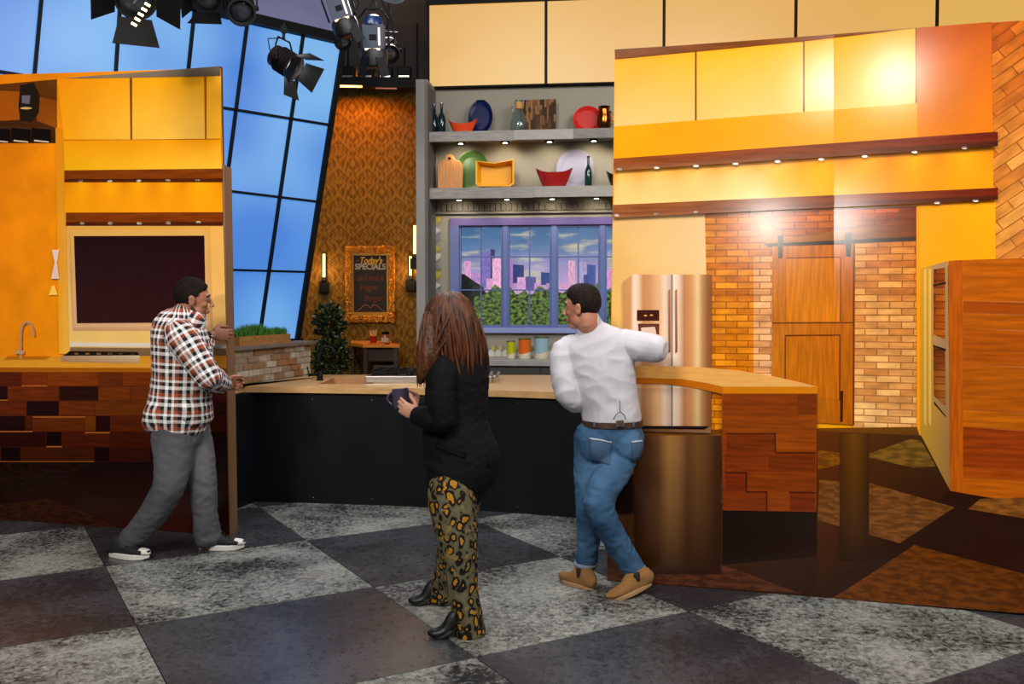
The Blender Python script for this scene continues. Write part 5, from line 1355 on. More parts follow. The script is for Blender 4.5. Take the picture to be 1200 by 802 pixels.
def ell_(mb, M, c, loc, r, s=1.0, n=16, mm=10):
    """ellipsoid in the frame M centred on c"""
    return mb.ball(c + M @ (Vector(loc)*s), [x*s for x in r], M, n, mm)
def frame(fwd, up=(0, 0, 1)):
    f = Vector(fwd).normalized(); l = Vector(up).cross(f).normalized(); u = f.cross(l)
    return Matrix((f, l, u)).transposed()
def head(mb, c, M, s=1.0, nb=None, nr=.058, female=False):
    q = lambda v: c + M @ (Vector(v)*s)
    E_ = lambda l, r: ell_(mb, M, c, l, r, s)
    E_((-.012, 0, .032), (.096, .075, .086)); E_((.028, 0, .012), (.062, .066, .08)); E_((.032, 0, -.035), (.055, .056, .07))
    E_((.054, 0, -.092), (.031, .031, .022)); E_((.012, .036, -.062), (.048, .024, .034)); E_((.012, -.036, -.062), (.048, .024, .034))
    E_((.045, .034, -.022), (.038, .024, .024)); E_((.045, -.034, -.022), (.038, .024, .024))
    E_((.078, 0, .034), (.013, .048, .011))
    mb.loft([q((.086, 0, .02)), q((.1, 0, -.005)), q((.112, 0, -.026))], [.008*s, .009*s, .0115*s], n=10)
    for k in (-1, 1):
        E_((.102, .011*k, -.031), (.010, .008, .007))
        E_((-.006, .078*k, -.006), (.020, .007, .032)); E_((-.013, .082*k, .01), (.014, .007, .014))
    E_((.087, 0, -.058), (.012, .022, .006)); E_((.085, 0, -.069), (.012, .02, .007)); E_((.076, 0, -.046), (.016, .022, .012))
    if nb is not None:
        mb.loft([q((-.022, 0, -.02)), q((-.022, 0, -.08)), lerp(q((-.025, 0, -.08)), nb, .6), nb], [nr*s, nr*s, nr*1.0*s, nr*1.05*s], n=16)
def face_parts(c, M, s, parent, hair='#1a120d', iris='#2c1c12', mouth='#8a4a40'):
    q = lambda v: c + M @ (Vector(v)*s)
    for k in (-1, 1):
        m = MB(); ell_(m, M, c, (.0745, .031*k, .010), (.010, .012, .0065), s, 14, 8); e = m.build('eye', mat('eye_white', '#a89e94', .3), parent, smooth=True)
        m = MB(); ell_(m, M, c, (.0832, .031*k, .010), (.0025, .0055, .0055), s, 12, 6); m.build('iris', mat('iris_dark', iris, .2), e, smooth=True)
        m = MB(); m.loft([q((.084, .012*k, .027)), q((.091, .03*k, .033)), q((.078, .052*k, .028))], [.0045*s, .005*s, .003*s], n=8); m.build('eyebrow', mat('brow_'+hair[1:], hair, .8), parent, smooth=True)
        m = MB(); m.loft([q((.086, .018*k, .0175)), q((.0885, .031*k, .0205)), q((.080, .046*k, .0165))], [.0025*s]*3, n=6); m.build('eyelid', mat('skin_lid', '#8f5e48', .5), parent, smooth=True)
    m = MB(); m.loft([q((.094, .02, -.0625)), q((.0985, 0, -.062)), q((.094, -.02, -.0625))], [.0042*s]*3, n=8); m.build('lips', mat('lips_'+mouth[1:], mouth, .4), parent, smooth=True)
def short_hair(c, M, s, m, parent, grow=.012, top=.02, name='hair', back=-.085, lift=0):
    """cap of hair: proud of the skull inside the hairline, sunk below the skin outside it"""
    n, mm = 96, 64; vs = []; fs = []
    C = Vector((-.010, 0, .030)); R = (.098, .078, .088)
    for i in range(mm+1):
        a = -PI/2+PI*i/mm
        for k in range(n):
            t = 2*PI*k/n
            d = Vector((math.cos(a)*math.cos(t), math.cos(a)*math.sin(t), math.sin(a)))
            p = Vector((d.x*R[0], d.y*R[1], d.z*R[2])) + C
            f = p.x; z = p.z
            lo = lerp(back, .055, smooth(-.075, .065, f))      # hairline: low at the nape, high on the forehead
            if -.03 < f < .03: lo = min(lo, .0+.02*(f+.03)/.06) if abs(p.y) > .05 else lo
            msk = smooth(lo-.006, lo+.010, z)
            if f > .06: msk *= 1-smooth(.064, .078, f)*(1-smooth(.055, .085, z))
            g = grow + top*smooth(.04, .12, z)*(1+lift*smooth(-.02, .08, f))
            g += .0022*noise.noise(Vector((d.x*26, d.y*26, d.z*9)))+.0012*noise.noise(d*60)
            off = lerp(-.022, g, msk)
            nn = Vector((d.x/R[0], d.y/R[1], d.z/R[2])).normalized()
            vs.append(c + M @ ((p+nn*off)*s))
    for i in range(mm):
        for k in range(n): fs.append((i*n+k, i*n+(k+1) % n, (i+1)*n+(k+1) % n, (i+1)*n+k))
    b_ = MB(); b_.add(vs, fs); return b_.build(name, m, parent, smooth=True)
def hand(mb, Wp, D, Nn, T, curl=(.5, .5, .5, .5), s=1.0, thumb=.5, bend=1.0):
    """wrist, finger direction, palm normal, thumb side"""
    D = Vector(D).normalized(); Nn = (Vector(Nn)-D*Vector(Nn).dot(D)).normalized(); T0 = Vector(T); T = D.cross(Nn)
    if T.dot(T0) < 0: T = -T
    Wp = Vector(Wp)
    mb.loft([Wp-D*.03*s, Wp+D*.01*s, Wp+D*.045*s, Wp+D*.085*s], [(.026*s, .021*s), (.028*s, .019*s), (.040*s, .017*s), (.038*s, .014*s)], side=T, n=16)
    for k, L_ in enumerate((.074, .084, .078, .060)):
        o_ = (.029-.0195*k)*s; p0 = Wp + D*(.082-.004*abs(k-1))*s + T*o_; pts = [p0-D*.02*s, p0]; a = 0
        for j, fr_ in enumerate((.45, .3, .25)):
            a += curl[k]*(1.0 if j == 0 else 1.15)*bend
            d = D*math.cos(a)+Nn*math.sin(a) + T*(.06*(1.5-k)/1.5)
            pts.append(pts[-1]+d.normalized()*L_*fr_*s)
        mb.loft(pts, [.0095*s, .0095*s, .009*s, .0083*s, .0068*s], side=T, n=10, sub=2)
    p0 = Wp+D*.018*s+T*.026*s; d1 = (D*.62+T*.7+Nn*.35).normalized(); d2 = (D*.95+T*(.5-thumb*.6)+Nn*thumb).normalized()
    mb.loft([p0, p0+d1*.036*s, p0+d1*.036*s+d2*.032*s, p0+d1*.036*s+d2*.057*s], [.015*s, .0125*s, .0105*s, .008*s], n=10, sub=2)
def shoe(name, label, heel, toe_dir, L_, parent, upper, sole, solez=.028, width=.05, pitch=0, toecap=None, ankle=None, ah=.11, roll=0, blockheel=None, elastic=None, tall=1.0):
    """heel: point on the ground under the heel; toe_dir horizontal"""
    f = Vector(toe_dir); f.z = 0; f.normalize()
    M = Matrix((f, Vector((0, 0, 1)).cross(f), Vector((0, 0, 1)))).transposed()
    M = M @ Matrix.Rotation(pitch, 3, 'Y')
    h0 = Vector(heel)
    piv = Vector((L_*.72, 0, 0)) if pitch > 0 else Vector((0, 0, 0))
    q = lambda v: h0 + Matrix((f, Vector((0, 0, 1)).cross(f), Vector((0, 0, 1)))).transposed() @ piv + M @ (Vector(v)-piv)
    out = []
    for k in range(28):
        a = 2*PI*k/28; x = L_/2-L_/2*math.cos(a); y = math.sin(a)*width*(.80+.28*math.sin(PI*min(1, max(0, (x/L_-.15)/.85))**1.3)) * (1-.25*smooth(.75, 1, x/L_))
        out.append((x, y))
    hz_ = lambda x: 0
    # sole
    top = (blockheel or 0)
    m = MB(); n = len(out); vs = []
    lift = lambda x: top*(1-smooth(.28, .72, x/L_)) + .012*smooth(.85, 1, x/L_)
    for zz in (0, solez):
        vs += [q((x, y*(1.04), lift(x)+zz)) for x, y in out]
    m.add(vs, [tuple(range(n))[::-1], tuple(range(n, 2*n))]+[(i, (i+1) % n, n+(i+1) % n, n+i) for i in range(n)])
    sh = thing(name, label, None, heel); sh.parent = parent; sh.location = Vector(heel)-WLOC(parent)
    m.build('sole', sole, sh, bevel=.004)
    if blockheel:
        m = MB(); m.loft([q((.035, 0, blockheel+.01)), q((.035, 0, .001))], [(.03, .028), (.026, .026)], side=f, n=14, sub=2, cap=False); m.build('block_heel', sole, sh, smooth='auto')
    z0 = solez
    mb = MB()
    ws = [(0.02, .030, .05), (.10, .036, .075), (.24, .038, .085), (.42, .040, .075), (.6, .046, .052), (.78, .047, .04), (.92, .036, .028), (.985, .018, .014)]
    if tall != 1: ws = [(t, w_, h_*(tall if t < .45 else 1.06)) for t, w_, h_ in ws]
    P_ = []; R_ = []
    for t, w_, h_ in ws:
        P_.append(q((L_*t, 0, lift(L_*t)+z0+h_*.32))); R_.append((w_*width/.05*1.02, h_*.62))
    mb.loft(P_, R_, side=M @ Vector((0, 1, 0)), n=20, sub=3)
    if ankle is not None:
        mb.loft([q((L_*.22, 0, z0+lift(0)+.03)), q((L_*.2, 0, z0+lift(0)+.07)), lerp(q((L_*.2, 0, z0+lift(0)+.07)), Vector(ankle), .6)], [(.05, .036), (.044, .036), (.042, .036)], side=f, n=16)
    # flatten everything below the sole top
    me, co, no = remeshed(mb, .005, 4)
    Mi = M.inverted(); base = np.array(q((0, 0, 0)))
    loc_ = (co-base)@np.array(M)
    for i in range(len(loc_)):
        zmin = lift(loc_[i, 0])+solez*.8
        if loc_[i, 2] < zmin: loc_[i, 2] = zmin
    co = base + loc_@np.array(M).T
    finish(me, co, 'upper', upper, sh)
    if toecap:
        mb = MB(); mb.loft([q((L_*.80, 0, z0+.014)), q((L_*.93, 0, z0+.012)), q((L_*.985, 0, z0+.006))], [(.043*width/.05, .024), (.036*width/.05, .020), (.018, .010)], side=M @ Vector((0, 1, 0)), n=18); mb.build('toe_cap', toecap, sh, smooth=True)
        mb = MB()
        for k in range(5):
            x = L_*(.5+.055*k); z = z0+.078-.011*k; mb.tube([q((x, -.018, z)), q((x+.004, 0, z+.003)), q((x, .018, z))], .003, 6)
        mb.build('laces', mat('lace_black', '#1d1d20', .8), sh)
    if elastic:
        for sg in (-1, 1):
            mb = MB(); mb.loft([q((L_*.30, .035*sg, z0+.085)), q((L_*.3, .037*sg, z0+.045))], [(.02, .006), (.010, .005)], side=f, n=10); mb.build('elastic_gusset', elastic, sh, smooth=True)
    return sh
def skin_mat(name, c, c2): return mat(name, c, .5, var=0, col2=c2, vscale=9, bump=.05, bscale=120, spec=.35)
SK1 = skin_mat('skin_tan', '#8f5a42', '#a46c52'); SK2 = skin_mat('skin_light', '#c08a70', '#d09a80'); SK3 = skin_mat('skin_ruddy', '#b4765c', '#c68a70')

def plaid():
    m = bpy.data.materials.new('plaid_flannel'); m.use_nodes = True; nt = m.node_tree; L = nt.links.new; bs = nt.nodes['Principled BSDF']
    a = N(nt, 'ShaderNodeAttribute', attribute_name='cloth'); sp = N(nt, 'ShaderNodeSeparateXYZ'); L(a.outputs['Vector'], sp.inputs[0])
    per = .105
    def ramp(src, stops):
        d = N(nt, 'ShaderNodeMath', operation='DIVIDE'); L(src, d.inputs[0]); d.inputs[1].default_value = per
        f = N(nt, 'ShaderNodeMath', operation='FRACT'); L(d.outputs[0], f.inputs[0])
        cr = N(nt, 'ShaderNodeValToRGB'); cr.color_ramp.interpolation = 'CONSTANT'; L(f.outputs[0], cr.inputs[0])
        el = cr.color_ramp.elements
        while len(el) < len(stops): el.new(.5)
        for e, (p_, c_) in zip(el, stops): e.position = p_; e.color = (*lin(c_), 1)
        return cr.outputs[0]
    st = [(0, '#f0eeee'), (.20, '#15191c'), (.42, '#eceaea'), (.56, '#9c4a2a'), (.78, '#1a2024')]
    A = ramp(sp.outputs[0], st); B = ramp(sp.outputs[1], st)
    mx = N(nt, 'ShaderNodeMix', data_type='RGBA'); mx.inputs[0].default_value = .5; L(A, mx.inputs[6]); L(B, mx.inputs[7])
    L(mx.outputs[2], bs.inputs['Base Color']); bs.inputs['Roughness'].default_value = .85; bs.inputs['Specular IOR Level'].default_value = .2
    return m
def denim(name, c, c2, c3, rough=.8):
    m = mat(name, c, rough, col2=c2, vscale=3.2, bump=.25, bscale=14, spec=.2)
    return m
def leopard():
    m = bpy.data.materials.new('leopard_knit'); m.use_nodes = True; nt = m.node_tree; L = nt.links.new; bs = nt.nodes['Principled BSDF']
    tc = N(nt, 'ShaderNodeTexCoord'); ns = N(nt, 'ShaderNodeTexNoise'); ns.inputs['Scale'].default_value = 16; L(tc.outputs['Object'], ns.inputs[0])
    mp = N(nt, 'ShaderNodeMapping'); mp.inputs['Scale'].default_value = (1, 1, .72); L(tc.outputs['Object'], mp.inputs[0])
    ad = N(nt, 'ShaderNodeMix', data_type='RGBA', blend_type='LINEAR_LIGHT'); ad.inputs[0].default_value = .022; L(mp.outputs[0], ad.inputs[6]); L(ns.outputs['Color'], ad.inputs[7])
    vo = N(nt, 'ShaderNodeTexVoronoi'); vo.inputs['Scale'].default_value = 27; vo.inputs['Randomness'].default_value = .85; L(ad.outputs[2], vo.inputs[0])
    cr = N(nt, 'ShaderNodeValToRGB'); L(vo.outputs['Distance'], cr.inputs[0]); el = cr.color_ramp.elements; cr.color_ramp.interpolation = 'EASE'
    for _ in range(4): el.new(.5)
    for e, (p_, c_) in zip(el, [(0, '#9c6c1c'), (.26, '#a8741c'), (.31, '#120e0c'), (.50, '#151110'), (.56, '#56513a'), (1, '#68634a')]): e.position = p_; e.color = (*lin(c_), 1)
    # broken rings: let the ground colour bite into some of the ring
    n2 = N(nt, 'ShaderNodeTexNoise'); n2.inputs['Scale'].default_value = 24; L(tc.outputs['Object'], n2.inputs[0])
    c2 = N(nt, 'ShaderNodeValToRGB'); L(n2.outputs[0], c2.inputs[0]); c2.color_ramp.elements[0].position = .6; c2.color_ramp.elements[1].position = .64
    mx = N(nt, 'ShaderNodeMix', data_type='RGBA'); L(c2.outputs[0], mx.inputs[0]); L(cr.outputs[0], mx.inputs[6]); mx.inputs[7].default_value = (*lin('#77663a'), 1)
    L(mx.outputs[2], bs.inputs['Base Color']); bs.inputs['Roughness'].default_value = .85; bs.inputs['Specular IOR Level'].default_value = .2
    return m

# ------------------------------------------------------------------ MAN IN PLAID (left)
def rad(px_, Y): return px_*Y/F
Y0 = 5.86
J = at
pm = thing('person', 'man in plaid shirt and grey jeans gripping the edge of the left panel', 'person', (J(205, 600, Y0).x, Y0, 0))
hc = J(226, 351, 5.88); HM = frame((.93, .33, -.10), (.12, 0, 1)); hs = 1.10
neck = J(219, 381, 5.86)
body = MB(); head(body, hc, HM, hs, neck, .062)
body.loft([J(218, 384, Y0), J(211, 400, Y0), J(212, 430, Y0), J(211, 465, Y0), J(209, 492, Y0)], [(.10, .13), (.13, .19), (.15, .17), (.15, .16), (.155, .17)], side=(1, 0, 0))
shR, elR, wrR = J(214, 396, 5.66), J(244, 442, 5.64), J(265, 452, 5.98)
shL, elL, wrL = J(222, 396, 6.04), J(232, 424, 6.2), J(248, 392, 6.24)
body.loft([shR, lerp(shR, elR, .5), elR], [.058, .052, .044]); body.loft([elR, lerp(elR, wrR, .4), wrR], [.044, .046, .030])
body.loft([shL, lerp(shL, elL, .5), elL], [.058, .052, .044]); body.loft([elL, lerp(elL, wrL, .4), wrL], [.044, .044, .030])
hand(body, wrL, (.93, .25, -.06), (.15, .98, -.1), (0, .1, 1), (.55, .62, .68, .75), 1.12, .7)
hand(body, wrR, (.30, .95, .05), (.95, -.25, -.1), (-.1, 0, 1), (.75, .8, .85, .85), 1.08, .8)
hipR, knR, anR = J(202, 500, 5.80), J(196, 575, 5.74), J(148, 641, 5.80)
hipL, knL, anL = J(222, 500, 5.97), J(236, 565, 5.92), J(243, 640, 5.96)
for a_, k_, n_ in ((hipR, knR, anR), (hipL, knL, anL)):
    body.loft([a_, lerp(a_, k_, .5), k_], [.088, .078, .058]); body.loft([k_, lerp(k_, n_, .35), n_], [.058, .057, .04])
flesh(body, 'body', SK1, pm)
short_hair(hc, HM, hs, mat('hair_darkbrown', '#150d09', .85, var=.5, vscale=40, bump=.8, bscale=90, spec=.15), pm, .0035, .007)
face_parts(hc, HM, hs, pm)
m = MB()    # stubble beard, a thin shell over jaw and lip
for k in (-1, 1): m.loft([hc+HM@(Vector((.0, .062*k, -.05))*hs), hc+HM@(Vector((.035, .05*k, -.088))*hs), hc+HM@(Vector((.07, .02*k, -.103))*hs)], [.0105*hs, .0125*hs, .013*hs], n=10)
m.build('beard', mat('stubble', '#2a1810', .9), pm, smooth=True)
g = MB()
T_ = [(216, 371, .088, .10), (209, 382, .150, .165), (211, 398, .170, .205), (214, 420, .183, .20), (214, 445, .186, .19), (211, 468, .188, .19), (208, 487, .198, .20)]
g.loft([J(x, y, Y0) for x, y, a_, b_ in T_], [(a_, b_) for x, y, a_, b_ in T_], side=(1, 0, 0), n=28)
g.loft([J(205, 388, 5.72), shR, lerp(shR, elR, .5), elR], [.08, .096, .090, .078], n=18); g.loft([elR, lerp(elR, wrR, .4), lerp(elR, wrR, .72)], [.078, .074, .062], n=18)
g.loft([shL, lerp(shL, elL, .5), elL], [.09, .08, .07], n=18); g.loft([elL, lerp(elL, wrL, .7)], [.07, .052], n=18)
up_ = lambda a, b: (tuple(a), tuple(b))
tb, tt = J(208, 492, Y0), J(212, 378, Y0)
PL = plaid()
garment(g, 'shirt', PL, pm, .0075, 3, .006, [(tb, tt, (1, 0, 0), .19, 1.9), (shR, elR, (0, 1, 0), .088, 1.0), (elR, wrR, (0, 0, 1), .075, .9), (shL, elL, (0, -1, 0), .085, 1.0), (elL, wrL, (0, 0, -1), .07, .8)], 1, 3)
# shirt tails: front and back flap with a curved notch at the side seam
g = MB()
g.loft([J(196, 478, Y0), J(190, 488, Y0), J(186, 493.5, Y0)], [(.11, .20), (.105, .195), (.085, .18)], side=(1, 0, 0), n=24)
g.loft([J(226, 476, Y0), J(231, 485, Y0), J(234, 490, Y0)], [(.105, .20), (.095, .19), (.075, .17)], side=(1, 0, 0), n=24)
garment(g, 'shirt_tail', PL, pm, .0075, 3, .004, [(tb, tt, (1, 0, 0), .19, 1.9)], 1, 3)
g = MB(); g.loft([J(216, 388, Y0), J(220, 380, Y0), J(223.5, 373, 5.86)], [(.10, .10), (.110, .088), (.106, .080)], side=(1, 0, -.55), n=28)
garment(g, 'collar', PL, pm, .0065, 2, .002, [(J(205, 362, 5.86), J(246, 380, 5.86), (0, -1, 0), .06, 1)], 1, 3)
GJ = denim('grey_denim', '#48484b', '#626265', None)
g = MB()
g.loft([J(210, 478, 5.88), J(210, 492, 5.88), J(210, 506, 5.88)], [(.168, .175), (.172, .18), (.16, .17)], side=(1, 0, 0), n=24)
g.loft([J(203, 494, 5.81), J(203, 520, 5.80), J(202, 548, 5.77), knR, J(176, 607, 5.76), J(155, 632, 5.80), J(152.5, 636, 5.80)], [(.135, .13), (.128, .12), (.108, .105), (.094, .09), (.084, .083), (.078, .078), (.074, .074)], side=(1, 0, .3), n=20)
g.loft([hipL, J(230, 530, 5.96), knL, J(240, 600, 5.94), J(243, 624, 5.96), J(244, 630, 5.96)], [(.125, .12), (.11, .11), (.092, .092), (.078, .08), (.082, .082), (.084, .083)], side=(1, 0, 0), n=20)
garment(g, 'jeans', GJ, pm, .008, 3, .007, None, .8, 11)
# hip pocket stitched on
def patch(parent, garm, pts, m, name, lift=.004, from_y=None, off=None):
    """small cloth patch laid on a garment: cast from the camera side along +Y"""
    dg = bpy.context.evaluated_depsgraph_get(); bv = BVHTree.FromObject(garm, dg); o0 = WLOC(parent)
    g_ = 8; vs = []
    for j in range(g_+1):
        for i in range(g_+1):
            s, t = i/g_, j/g_; w4 = ((1-s)*(1-t), s*(1-t), s*t, (1-s)*t)
            x = sum(a*p[0] for a, p in zip(w4, pts)); y = sum(a*p[1] for a, p in zip(w4, pts))
            r = ray(x, y); hit = bv.ray_cast(CAM-o0, r.normalized())
            if hit[0] is None: continue
            vs.append((i, j, hit[0]+o0+hit[1]*lift))
    idx = {(i, j): k for k, (i, j, _) in enumerate(vs)}; fs = []
    for j in range(g_):
        for i in range(g_):
            q = [(i, j), (i+1, j), (i+1, j+1), (i, j+1)]
            if all(c in idx for c in q): fs.append(tuple(idx[c] for c in q))
    if not fs: return None
    b_ = MB(); b_.add([v for _, _, v in vs], fs); o = b_.build(name, m, parent, smooth=True)
    s = o.modifiers.new('s', 'SOLIDIFY'); s.thickness = .003; return o
jeansL = pm.children[-1]
patch(pm, jeansL, [(181, 500), (200, 503), (198, 517), (184, 519)], mat('grey_pocket', '#3f3f42', .85, bump=.3), 'pocket')
wcol = mat('watch_silver', '#b8b4a8', .2, .9)
def ringpart(name, c, axis, r, w_, m, parent, sx=1):
    c = Vector(c); b_ = MB(); a = Vector(axis).normalized(); x = a.orthogonal().normalized(); y = a.cross(x)
    b_.tube([c+x*math.cos(2*PI*k/24)*r+y*math.sin(2*PI*k/24)*r*sx for k in range(24)], w_, 8, closed=True); return b_.build(name, m, parent, smooth=True)
wa = (wrL-elL).normalized(); wc_ = wrL-wa*.012
wt_ = ringpart('wristwatch', wc_, wa, .036, .008, wcol, pm)
m = MB(); m.lathe(wc_+Vector((0, -.036, .01)), [(.019, 0), (.02, .008), (.017, .01)], 18, axis=(0, -1, .2)); m.build('dial', mat('watch_dial', '#1a1a1c', .2), wt_)
shoe('shoe', None, J(128, 648, 5.80).xy.to_3d(), (1, -.28, 0), .30, pm, mat('canvas_black', '#121214', .8), mat('rubber_white', '#dcd8d0', .5), .034, .048, 0, mat('rubber_white', '#dcd8d0'), ankle=anR)
shoe('shoe', None, J(233, 648, 5.97).xy.to_3d(), (1, .02, 0), .30, pm, MATS['canvas_black'], MATS['rubber_white'], .034, .048, 0, MATS['rubber_white'], ankle=anL)

# ------------------------------------------------------------------ MAN IN WHITE SHIRT (right)
Y1 = 5.06
pr = thing('person', 'man in white shirt and blue jeans pulling the right panel edge', 'person', (J(700, 600, Y1).x, Y1, 0))
hc = J(682.5, 361, 5.02); HM = frame((-.88, .47, -.06), (-.05, 0, 1)); hs = 1.0
neck = J(693, 391, 5.07)
body = MB(); head(body, hc, HM, hs, neck, .059)
body.loft([J(694, 398, Y1), J(698, 410, Y1), J(706, 440, Y1), J(715, 475, Y1), J(718, 500, Y1)], [(.07, .06), (.14, .09), (.15, .11), (.13, .10), (.135, .11)], side=(1, 0, 0))
sL, eL, wL = J(662, 412, 5.06), J(664, 460, 5.0), J(697, 461, 5.22)
sR, eR, wR = J(731, 403, 5.06), J(768, 409, 4.97), J(741, 405, 5.17)
body.loft([sL, lerp(sL, eL, .5), eL], [.055, .05, .042]); body.loft([eL, lerp(eL, wL, .4), wL], [.042, .042, .029])
body.loft([sR, lerp(sR, eR, .5), eR], [.055, .05, .042]); body.loft([eR, lerp(eR, wR, .4), wR], [.042, .042, .029])
hand(body, wR, (-.95, .3, 0), (0, 1, 0), (0, 0, 1), (.3, .35, .4, .45), 1.0, .5)
hand(body, wL, (.8, .5, .2), (0, 1, 0), (0, 0, 1), (.4, .45, .5, .5), 1.0, .5)
hiR, kR, aR = J(733, 515, 5.08), J(702, 590, 4.90), J(744, 672, 5.04)
hiL, kL, aL = J(697, 515, 5.08), J(692, 592, 5.04), J(686, 668, 5.18)
for a_, k_, n_ in ((hiR, kR, aR), (hiL, kL, aL)):
    body.loft([a_, lerp(a_, k_, .5), k_], [.086, .075, .055]); body.loft([k_, lerp(k_, n_, .35), n_], [.055, .055, .038])
flesh(body, 'body', SK3, pr)
short_hair(hc, HM, hs, mat('hair_black', '#1a100b', .75, var=.5, vscale=40, bump=.8, bscale=90, spec=.2), pr, .002, .014, lift=1.0)
face_parts(hc, HM, hs, pr, '#120e0c')
WS = mat('white_cotton', '#c2c0c6', .75, var=.03, vscale=4, bump=.12, bscale=9, spec=.25)
g = MB()
T_ = [(692, 386, .078, .072), (694, 391, .115, .085), (696, 398, .170, .11), (699, 411, .195, .128), (704, 432, .188, .14), (709, 455, .168, .14), (714, 476, .160, .135), (717, 491, .160, .14), (717, 496, .15, .13)]
g.loft([J(x, y, Y1) for x, y, a_, b_ in T_], [(a_, b_) for x, y, a_, b_ in T_], side=(1, 0, .06), n=28)
g.loft([J(680, 403, 5.06), sL, J(660, 438, 5.02), eL], [.055, .072, .066, .066], n=18); g.loft([eL, J(674, 471, 5.05), J(690, 468, 5.18)], [.066, .060, .045], n=18)
g.loft([J(716, 402, 5.06), sR, lerp(sR, eR, .5), eR], [.06, .082, .08, .074], n=18); g.loft([J(772, 408, 4.97), lerp(eR, wR, .4), lerp(eR, wR, .85)], [.052, .058, .042], n=18)
sh_ = garment(g, 'shirt', WS, pr, .0065, 3, .009, None, .55, 5)
g = MB(); g.loft([J(693, 394, 5.06), J(690.5, 385, 5.05), J(689, 377, 5.045)], [(.080, .078), (.073, .072), (.071, .070)], side=(1, 0, -.42), n=28)
garment(g, 'collar', WS, pr, .006, 2, .002, None, 1, 3)
BJ = denim('blue_denim', '#1f3c5c', '#4f7698', None)
g = MB()
g.loft([J(717, 493, Y1), J(717, 503, Y1), J(716, 520, Y1+.02)], [(.158, .125), (.162, .14), (.162, .14)], side=(1, 0, .05), n=24)
for x_ in (699, 734): g.ball(J(x_, 522, 5.0), (.092, .085, .10))
g.loft([J(733, 512, 5.07), J(722, 545, 5.02), kR, J(722, 634, 4.96), J(742, 667, 5.03), J(745, 671, 5.04)], [(.1, .115), (.095, .105), (.082, .085), (.068, .07), (.060, .062), (.06, .06)], side=(1, 0, .5), n=20)
g.loft([J(697, 512, 5.07), J(693, 550, 5.07), kL, J(690, 630, 5.12), J(687, 660, 5.18)], [(.112, .115), (.095, .1), (.078, .085), (.064, .07), (.060, .062)], side=(1, 0, 0), n=20)
jn = garment(g, 'jeans', BJ, pr, .0075, 3, .007, None, .9, 21)
CF = mat('denim_cuff', '#8c97a6', .85, bump=.2)
def cuff(a, t, r, parent):
    t = Vector(t).normalized(); b_ = MB(); b_.lathe(Vector(a), [(r*.9, 0), (r*1.04, .003), (r*1.06, .022), (r*1.0, .03), (r*.9, .03)], 24, axis=t); return b_.build('cuff', CF, parent, smooth=True)
cuff(J(746, 674, 5.04), J(722, 634, 4.96)-J(746, 674, 5.04), .064, pr); cuff(J(686.5, 664, 5.18), (0, 0, 1), .064, pr)
PK = mat('denim_pocket', '#3a5672', .85, var=.15, bump=.2)
for q_ in ([(691, 514), (717, 518), (715, 545), (693, 541)], [(740, 518), (752, 517), (751, 540), (741, 543)]):
    o = patch(pr, jn, q_, PK, 'back_pocket')
TH = mat('thread_pale', '#a8b0b8', .8)
patch(pr, jn, [(691, 513.5), (717, 517.5), (717, 519), (691, 515)], TH, 'stitching', .0075)
patch(pr, jn, [(740, 517.5), (752, 516.5), (752, 518), (740, 519)], TH, 'stitching', .0075)
# belt
bc_ = J(717.5, 495.5, Y1)
m = MB(); m.loft([bc_-Vector((.0, 0, .016)), bc_+Vector((.0, 0, .016))], [(.171, .148), (.169, .146)], side=(1, 0, .05), n=40, sub=2, cap=False); bl_ = m.build('belt', mat('belt_leather', '#43281c', .5, var=.15), pr, smooth='auto')
for x_ in (697, 730, 742):
    patch(pr, bl_, [(x_-1.2, 490.5), (x_+1.2, 490.5), (x_+1.2, 501), (x_-1.2, 501)], PK, 'belt_loop', .006)
# microphone clip and its cable above the belt
m = MB(); q_ = at(726.5, 496, 4.885); m.box(q_, (.021, .006, .018)); tm_ = m.build('transmitter_clip', mat('clip_steel', '#9c9a98', .3, .8), pr, bevel=.003)
m = MB(); m.box(q_-Vector((0, .007, 0)), (.013, .003, .011)); m.build('clip_pad', mat('clip_dark', '#4c3428', .5), tm_)
m = MB(); m.tube([at(719, 492, 4.89), at(722, 486, 4.9), at(727, 483, 4.9), at(732, 487, 4.9), at(733, 492, 4.89)], .0022, 6); m.tube([at(726.5, 483, 4.9), at(726.3, 470, 4.905)], .002, 6); m.build('cable', M_black, pr, smooth=True)
SU = mat('suede_tan', '#8c6234', .9, var=.15, vscale=14); SS = mat('sole_tan', '#a07c54', .7)
shoe('boot', None, J(695, 688, 5.09).xy.to_3d(), (-.66, .75, 0), .27, pr, SU, SS, .022, .045, 0, None, ankle=aL, elastic=mat('elastic_dark', '#22160f', .8), tall=1.3)
shoe('boot', None, J(766, 696, 5.02).xy.to_3d(), (-.96, -.28, 0), .275, pr, SU, SS, .022, .046, .30, None, ankle=aR, elastic=MATS['elastic_dark'], tall=1.3)

